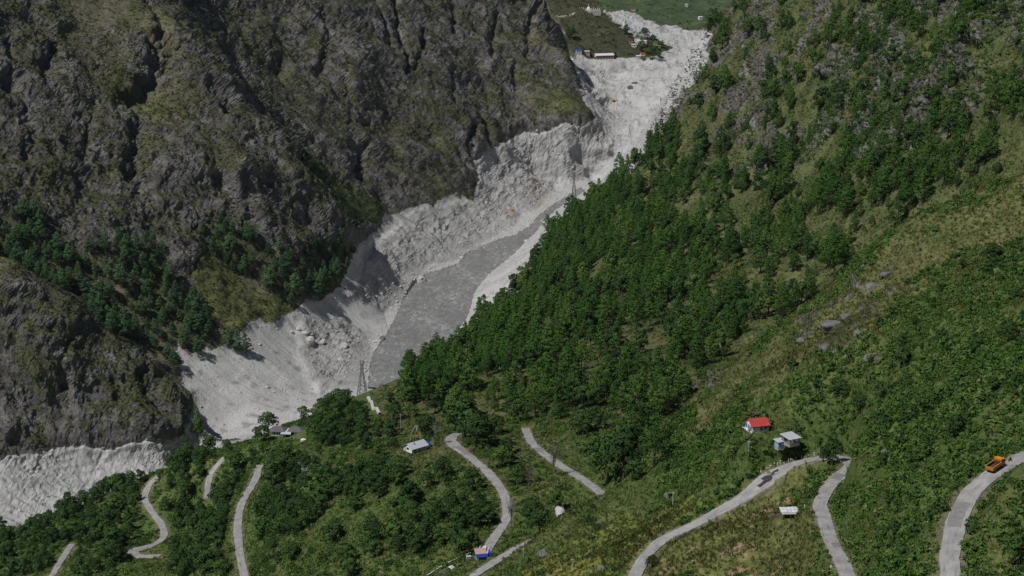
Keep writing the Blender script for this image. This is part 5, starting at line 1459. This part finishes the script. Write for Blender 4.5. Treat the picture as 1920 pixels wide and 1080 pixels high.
hb = part('headboard', box(-1.22, 1.22, 0.97, 1.05, 0.98, 2.35), M_ORANGE, h); part('headboard_lining', box(-1.1, 1.1, 0.93, 0.97, 1.1, 2.2), M_RUST, hb)
part('cab_guard', box(-1.2, 1.2, 0.95, 1.55, 2.62, 2.72), M_ORANGE, h)
cb = part('cab', extrude([(1.12, 0.75), (2.95, 0.75), (3.0, 1.55), (2.72, 2.5), (1.12, 2.55)], 'x', -1.12, 1.12), M_ORANGE, h)
part('cab_roof_board', box(-1.15, 1.15, 1.15, 1.55, 2.56, 2.95), M_ORANGE, cb)
part('windscreen', slab4((-0.98, 3.03, 1.6), (0.98, 3.03, 1.6), (0.98, 2.79, 2.4), (-0.98, 2.79, 2.4), 0.02), M_GLASS, cb)
for s_ in (-1, 1):
    dd_ = part('door', box(*sorted((s_ * 1.12, s_ * 1.15)), 1.6, 2.7, 0.8, 2.4), M_ORANGE, cb); part('door_window', box(*sorted((s_ * 1.15, s_ * 1.17)), 1.7, 2.6, 1.6, 2.25), M_GLASS, cb)
    part('mirror', box(*sorted((s_ * 1.2, s_ * 1.4)), 2.7, 2.76, 1.7, 2.2), M_BLACK, cb); part('headlight', ring(s_ * 0.8, 2.98, 1.0, 0.14, 0.25, 10), M_PALE, cb)
    part('tail_light', box(*sorted((s_ * 0.75, s_ * 1.0)), -3.1, -3.02, 0.72, 0.86), M_RED, h); part('mudguard', box(*sorted((s_ * 0.5, s_ * 1.2)), -2.62, -2.56, 0.35, 0.95), M_BLACK, h)
part('bumper', box(-1.15, 1.15, 3.0, 3.15, 0.5, 0.78), M_BLACK, h); part('rear_bumper', box(-1.0, 1.0, -3.04, -2.94, 0.5, 0.64), M_BLACK, h); part('fuel_tank', box(0.55, 1.05, -0.6, 0.5, 0.4, 0.9), M_BLACK, h)

# ------------------------------------------------------------------ boulders and rubble
def rock_mesh(seed, cuts=9):
    import bmesh
    g_ = np.random.default_rng(seed); bm = bmesh.new(); bmesh.ops.create_icosphere(bm, subdivisions=3, radius=1.0)
    pl = [(lambda d: d / np.linalg.norm(d))(g_.normal(size=3)) for _ in range(cuts)]; off = g_.uniform(0.55, 0.85, cuts)
    for v in bm.verts:
        c = np.array(v.co)
        for n_, o in zip(pl, off):
            k_ = c @ n_
            if k_ > o: c = c - n_ * (k_ - o) * 0.92
        c = c * (1 + 0.05 * g_.normal())
        v.co = c
    me_ = bpy.data.meshes.new('rock'); bm.to_mesh(me_); bm.free()
    return me_
M_ROCK = plain('pale_boulder', (0.40, 0.39, 0.375), 0.3, 0.7)
M_ROCKD = plain('dark_boulder', (0.14, 0.137, 0.133), 0.45, 0.6)
RK = [rock_mesh(700 + i) for i in range(5)]; RKD = [m_.copy() for m_ in RK]
for m_ in RK: m_.materials.append(M_ROCK)
for m_ in RKD: m_.materials.append(M_ROCKD)
def boulder(loc, size, label, dark=False, flat=0.75, group=None):
    o = bpy.data.objects.new('boulder', random.choice(RKD if dark else RK)); COL.objects.link(o)
    o.location = loc; o.scale = (size, size * random.uniform(0.7, 1.0), size * flat); o.rotation_euler = (random.uniform(-.3, .3), random.uniform(-.3, .3), random.uniform(0, 6.28))
    return tag(o, label, 'boulder', group)
for px_, py_, sz, fl, dk, lb, d0, d1 in [
 (1018,1038,2.4,0.9,True,'grey dome shaped boulder above the lower road',700,860),(1130,1066,1.8,0.7,True,'dark pointed boulder at the bottom edge among the crops',650,860),(1108,1074,1.2,0.7,True,'small dark boulder beside the pointed one in the crops',650,860),
 (1252,930,1.8,0.9,True,'grey rock in the bushes beside the thin pale pole',650,850),(580,884,7.5,0.62,True,'huge grey rock bulging from the bushes of the spur',950,1150),(604,880,5.0,0.6,True,'lesser grey rock leaning on the huge one on the spur',950,1150),
 (1560,612,4.6,0.7,True,'dark crag jutting from the grassy ridge',650,900),(1585,596,3.2,0.6,True,'upper ledge of dark rock on the grassy ridge',650,900),(1545,655,3.4,0.7,True,'lowest dark crag on the grassy ridge',650,900),(1610,628,2.6,0.8,True,'dark crag toward the bushes on the grassy ridge',650,900),
 (1635,540,4.0,0.5,True,'grey slab on the upper grassy ridge',650,900),(1665,515,3.4,0.5,True,'grey slab highest on the grassy ridge',650,900),(1630,672,2.4,0.8,True,'pale jagged rock beside the lone bowl tree',600,850),(1500,640,2.2,0.6,True,'small rock on the grass beside the pine stand',700,900),
 (1660,848,1.6,0.7,True,'grey rock in the bushes above the upper hairpin',500,760),(660,690,1.4,0.8,False,'rounded brown boulder on the gravel by the pylon',1600,1850),
 (790,530,7.0,0.95,False,'great pale boulder at the water edge of the near bank',1850,2100),(583,638,5.0,0.8,False,'large white boulder on the bare slide',1650,1850),(572,626,3.6,0.8,False,'white boulder just uphill of the large one on the slide',1650,1850),(560,618,2.6,0.8,False,'smaller white boulder heading the row on the slide',1650,1850),
 (605,640,3.0,0.8,False,'white boulder below the row on the slide',1650,1850),(545,622,2.4,0.8,False,'flat white boulder beside the row on the slide',1650,1850),(990,424,4.2,0.6,False,'white boulder standing in the river shallows upstream',2050,2350),(973,434,3.0,0.5,False,'flat white rock at the far water edge',2050,2350),
 (645,650,4.0,0.9,False,'round brown boulder above the gravel bank',1650,1850),(638,676,3.6,0.9,False,'brown boulder at the foot of the slide by the gravel',1600,1850),(700,642,3.2,0.6,False,'pale slab tilted on the river bank',1680,1900),(716,636,3.4,0.8,True,'black rock at the river edge',1680,1950),
 (772,560,2.6,0.7,False,'pale rock in the water below the great boulder',1800,2050),(1190,158,6.5,0.7,True,'brown mound rising from the pale debris fan',2450,2750),(1182,166,4.5,0.7,True,'brown rubble at the foot of the mound on the debris fan',2450,2750)]:
    boulder(ground(px_, py_, d0, d1), sz, lb, dk, fl)
dn = grey * 0.010 + grey * (0.006 * sstep(0.0, 0.4, nC + nB) + 0.02 * rg * sstep(0.1, 0.4, nB)) + shore * 0.10 + (grey & (rD > 2300)) * 0.006 * sstep(0.1, 0.35, nC)
p = scatter(dn.astype(np.float32), 931)
g = np.random.default_rng(41)
gn_stuff('rubble', p, 0.35 + g.exponential(0.36, len(p)).clip(0, 2.6), RK, 'loose grey rubble over the slide and river banks', 38, sq=g.uniform(0.5, 0.9, len(p)))
print('rubble', len(p))

# ------------------------------------------------------------------ tracks and footpaths
def track(name, pixels, width, m, d0, d1, lift=0.5):
    s = ribbon(pixels, d0, d1, 3.0)
    sel_ = np.where((GP[:, 0] > s[:, 0].min() - 15) & (GP[:, 0] < s[:, 0].max() + 15) & (GP[:, 1] > s[:, 1].min() - 15) & (GP[:, 1] < s[:, 1].max() + 15))[0]
    for i in range(len(s)):
        d_ = np.hypot(GP[sel_, 0] - s[i, 0], GP[sel_, 1] - s[i, 1]); s[i, 2] = GP[sel_[np.argsort(d_)[:8]], 2].max()
    t_ = np.gradient(s[:, :2], axis=0); t_ /= np.linalg.norm(t_, axis=1, keepdims=True); n_ = np.stack([-t_[:, 1], t_[:, 0]], -1)
    v_, f_ = [], []; g_ = np.random.default_rng(3)
    for i in range(len(s)):
        for o, dz in ((-width / 2 - 0.3, -1.2), (-width / 2, lift), (width / 2, lift), (width / 2 + 0.3, -1.2)):
            o *= 1 + 0.08 * g_.normal() * (abs(o) > 0); v_.append((s[i, 0] + n_[i, 0] * o, s[i, 1] + n_[i, 1] * o, s[i, 2] + dz))
    for i in range(len(s) - 1):
        for q in range(3): k_ = i * 4 + q; f_.append((k_, k_ + 4, k_ + 5, k_ + 1))
    o = mesh_obj(name, v_, f_, m); o['kind'] = 'structure'
track('footpath', [(690,748),(697,758),(706,768),(713,778)], 1.3, M_TRACK, 1080, 1480, 0.2)


# ------------------------------------------------------------------ settlement on the terrace
h = root('guesthouse', ground(1132, 110, 2550, 2800), R(12), 'long two storey building with a pale roof and red balcony band on the terrace', 'building'); h.scale = (0.86, 0.86, 0.86)
part('foundation', box(-15, 15, -6, 6, -6, 0.2), M_CONC, h); part('lower_wall', box(-14, 14, -3.2, 5.4, 0.2, 3.2), M_DARK, h)  # lower wall is coloured near black to paint in the shade behind the pillars
part('upper_wall', box(-14.2, 14.2, -4.8, 5.5, 3.2, 6.6), M_TAN, h); part('balcony_band', box(-14.4, 14.4, -5.3, -4.85, 3.2, 4.4), M_RED, h)
for q in range(12): part('pillar', box(-13.9 + q * 2.5, -13.4 + q * 2.5, -5.2, -4.7, 0.2, 3.2), M_WHITE, h)
for q in range(9): opening(h, -12.6 + q * 2.95, -11.1 + q * 2.95, 4.7, 6.0, -4.8, 'y', M_GLASS, M_WHITE)
for s_ in (-1, 1):
    c = [(-15.2, 0.3, 9.0), (15.2, 0.3, 9.0), (15.2, 0.3 + s_ * 6.6, 6.5), (-15.2, 0.3 + s_ * 6.6, 6.5)]
    part('roof', slab4(*(c if s_ < 0 else [c[1], c[0], c[3], c[2]]), 0.25), M_PALE, h)
def block(px_, py_, L, Wd, H, m, mr, lb, rz=10, d0=2500, d1=3300, nwin=3, off=(0, 0, 0)):
    h = root('house', ground(px_, py_, d0, d1) + np.array(off), R(rz), lb, 'house'); h.scale = (0.78, 0.78, 0.78)
    part('foundation', box(-L / 2, L / 2, -Wd / 2, Wd / 2, -5, 0.2), M_CONC, h); part('wall', box(-L / 2, L / 2, -Wd / 2, Wd / 2, 0.2, H), m, h)
    part('roof', slab4((-L / 2 - 0.5, -Wd / 2 - 0.5, H + 0.3), (L / 2 + 0.5, -Wd / 2 - 0.5, H + 0.3), (L / 2 + 0.5, Wd / 2 + 0.5, H + 1.2), (-L / 2 - 0.5, Wd / 2 + 0.5, H + 1.2), 0.35), mr, h)
    for q in range(nwin):
        x_ = -L / 2 + L * (q + 0.5) / nwin; opening(h, x_ - 0.6, x_ + 0.6, H * 0.4, H * 0.4 + 1.5, -Wd / 2, 'y', M_GLASS, M_WHITE)
block(1086, 101, 9, 7, 5, M_CONC, M_TARP, 'grey house with a blue roof at the end of the terrace row'); block(1101, 101, 8, 6, 5, M_PINK, M_TIN, 'pinkish house between the blue roof and the long building')
block(1120, 96, 10, 6, 6, M_TAN, M_SLATE, 'dark roofed house behind the long building', off=(0, 12, 0)); block(1140, 97, 8, 6, 5.5, M_PINK, M_BROWN, 'brown roofed house behind the far end of the long building', off=(0, 12, 0)); block(1066, 117, 14, 7, 3.5, M_WHITE, M_PALE, 'low white open shed below the terrace by the cliff foot')
block(1204, 84, 17, 8, 6, M_WHITE, M_PALE, 'large white temple building among the trees on the bench', 5, nwin=6); block(1196, 80, 9, 6, 8, M_WHITE, M_SLATE, 'taller white house behind the temple building', 5); block(1190, 89, 8, 6, 4, M_WHITE, M_TIN, 'white house below the temple building', 5)
block(1183, 81, 6, 4, 3, M_TAN, M_RED, 'small red roofed house at the edge of the temple trees', 5, nwin=2); block(1230, 87, 6, 5, 4, M_WHITE, M_SLATE, 'white house beside the temple trees', 12, nwin=2); block(1238, 90, 5, 4, 3.5, M_TAN, M_TIN, 'small tan house last in the temple row', 12, nwin=2)
block(1205, 104, 8, 5, 3.5, M_WHITE, M_RED, 'white house with a red roof below the big dark tree', 12); block(1198, 108, 7, 4, 2.6, M_PALE, M_PALE, 'low pale shed on the terrace edge below the trees', 12, nwin=2)
block(1313, 36, 8, 6, 5, M_WHITE, M_PALE, 'white house alone on the far green slope', 20, 2900, 3500); block(1187, 20, 9, 6, 4, M_TAN, M_BROWN, 'tan house on the far slope above the debris', 0, 2900, 3500); block(1288, 12, 6, 5, 4, M_WHITE, M_TIN, 'small white house high on the far green slope', 0, 2900, 3600)
for n_, (px_, py_, h_, lb) in enumerate([(1225,112,20,'big dark tree on the terrace edge casting a long shadow'),(1203,96,15,'dark tree between the temple and the terrace houses'),(1207,72,15,'round tree standing alone before the far debris'),(1173,64,14,'dark tree at the end of the hill below the debris'),(1224,80,11,'pointed dark tree beside the temple'),(1239,90,9,'small dark tree at the end of the temple row'),
   (1250,98,8,'low dark tree at the corner of the temple bench'),(1070,72,16,'dark tree beside the footpath on the hill'),(1236,108,10,'dark tree joining the big one on the terrace edge'),(1150,108,8,'bushy tree behind the long building corner'),(1300,152,9,'lone tree on the silhouette of the forest mountain'),(1046,60,11,'dark bush tree under the footpath bend on the hill')]):
    tree_at('broadleaf_tree', BROADS[n_ % 5], px_, py_, h_, lb, 'tree', 1.3, dmin=2000 if px_ == 1300 else 2550)
# stupa row on the hill
h = root('stupa_platform', ground(1103, 22, 2650, 2950), R(4), 'pale stone platform with a central stupa on the hill', 'shrine')
part('platform', box(-17, 17, -4, 4, -5, 2.2), M_CONC, h); part('stair', box(-3, 3, -6, -4.05, -5, 1.0), M_CONC, h)
part('stupa_base', box(-2.6, 2.6, -2.6, 2.6, 2.2, 4.6), M_WHITE, h)
v_ = [(2.3 * math.cos(a_) * math.cos(b_), 2.3 * math.sin(a_) * math.cos(b_), 4.6 + 2.6 * math.sin(b_)) for b_ in (0, 0.5, 1.0, 1.4) for a_ in np.linspace(0, 2 * math.pi, 13)[:-1]]
part('stupa_dome', (v_, [(i * 12 + k_, i * 12 + (k_ + 1) % 12, (i + 1) * 12 + (k_ + 1) % 12, (i + 1) * 12 + k_) for i in range(3) for k_ in range(12)] + [tuple(range(36, 48))]), M_WHITE, h)
part('spire', tube([(0, 0, 7.0), (0, 0, 11.5)], [0.9, 0.1], 8), M_TAN, h)
for q in range(12):
    if q in (5, 6): continue
    x_ = -15.5 + q * 2.8; hh_ = random.uniform(2.5, 4.6); part('pillar_shrine', merge([box(x_ - 0.7, x_ + 0.7, -1.0, 0.6, 2.2, 2.2 + hh_ * 0.7), tube([(x_, -0.2, 2.2 + hh_ * 0.7), (x_, -0.2, 2.2 + hh_)], [0.6, 0.1], 6)]), M_TAN, h)

# excavator and tents on the debris
h = root('excavator', ground(1151, 192, 2350, 2650), R(40), 'tiny orange excavator working on the grey debris fan', 'excavator')
for s_ in (-1, 1): part('track', extrude([(-1.9, 0.1), (1.9, 0.1), (2.1, 0.5), (1.8, 0.9), (-1.8, 0.9), (-2.1, 0.5)], 'y', s_ * 1.2 - 0.3, s_ * 1.2 + 0.3), M_BLACK, h)
part('body', box(-1.9, 1.5, -1.3, 1.3, 0.95, 2.3), M_ORANGE, h); cbb = part('cab', box(0.3, 1.7, 0.1, 1.3, 2.3, 3.3), M_ORANGE, h); part('cab_window', box(0.45, 1.55, 0.06, 0.1, 2.5, 3.1), M_GLASS, cbb)
bo = part('boom', tube([(1.5, -0.3, 1.8), (3.6, -0.3, 4.4), (5.6, -0.3, 3.6)], [0.35, 0.3, 0.2], 6), M_ORANGE, h); part('stick', tube([(5.6, -0.3, 3.6), (6.2, -0.3, 1.2)], [0.2, 0.15], 5), M_ORANGE, bo); part('bucket', extrude([(5.8, 1.2), (6.6, 1.2), (6.3, 0.3), (5.6, 0.5)], 'y', -0.8, 0.2), M_BLACK, bo)
for px_, py_, w_, lb in ((950, 398, 1.8, 'larger orange tent below the grey rock wall by the river'), (960, 395, 1.3, 'smaller orange tent below the grey rock wall by the river')):
    h = root('tent', ground(px_, py_, 2100, 2350), R(10), lb, 'tent')
    part('cover', extrude([(-w_, 0), (w_, 0), (w_ * 0.6, 1.2), (0, 2.0), (-w_ * 0.6, 1.2)], 'y', -1.6, 1.6), M_TENT, h); part('door_flap', box(-0.4, 0.4, -1.66, -1.61, 0, 1.2), M_DARK, h)

# ------------------------------------------------------------------ the air of the valley
def haze_mat(nt, b):
    nt.nodes.remove(b)
    v = N(nt, 'ShaderNodeVolumePrincipled'); v.inputs['Color'].default_value = (0.62, 0.74, 0.95, 1); v.inputs['Density'].default_value = HAZE
    v.inputs['Anisotropy'].default_value = 0.2
    nt.links.new(v.outputs[0], nt.nodes['Material Output'].inputs['Volume'])
HAZE = 0.000008
vf = box(-2600, 2600, -60, 4300, -620, 220)
hz = mesh_obj('haze', vf[0], vf[1], mat('haze_air', haze_mat)); hz['kind'] = 'stuff'; hz['label'] = 'thin bluish haze filling the valley'
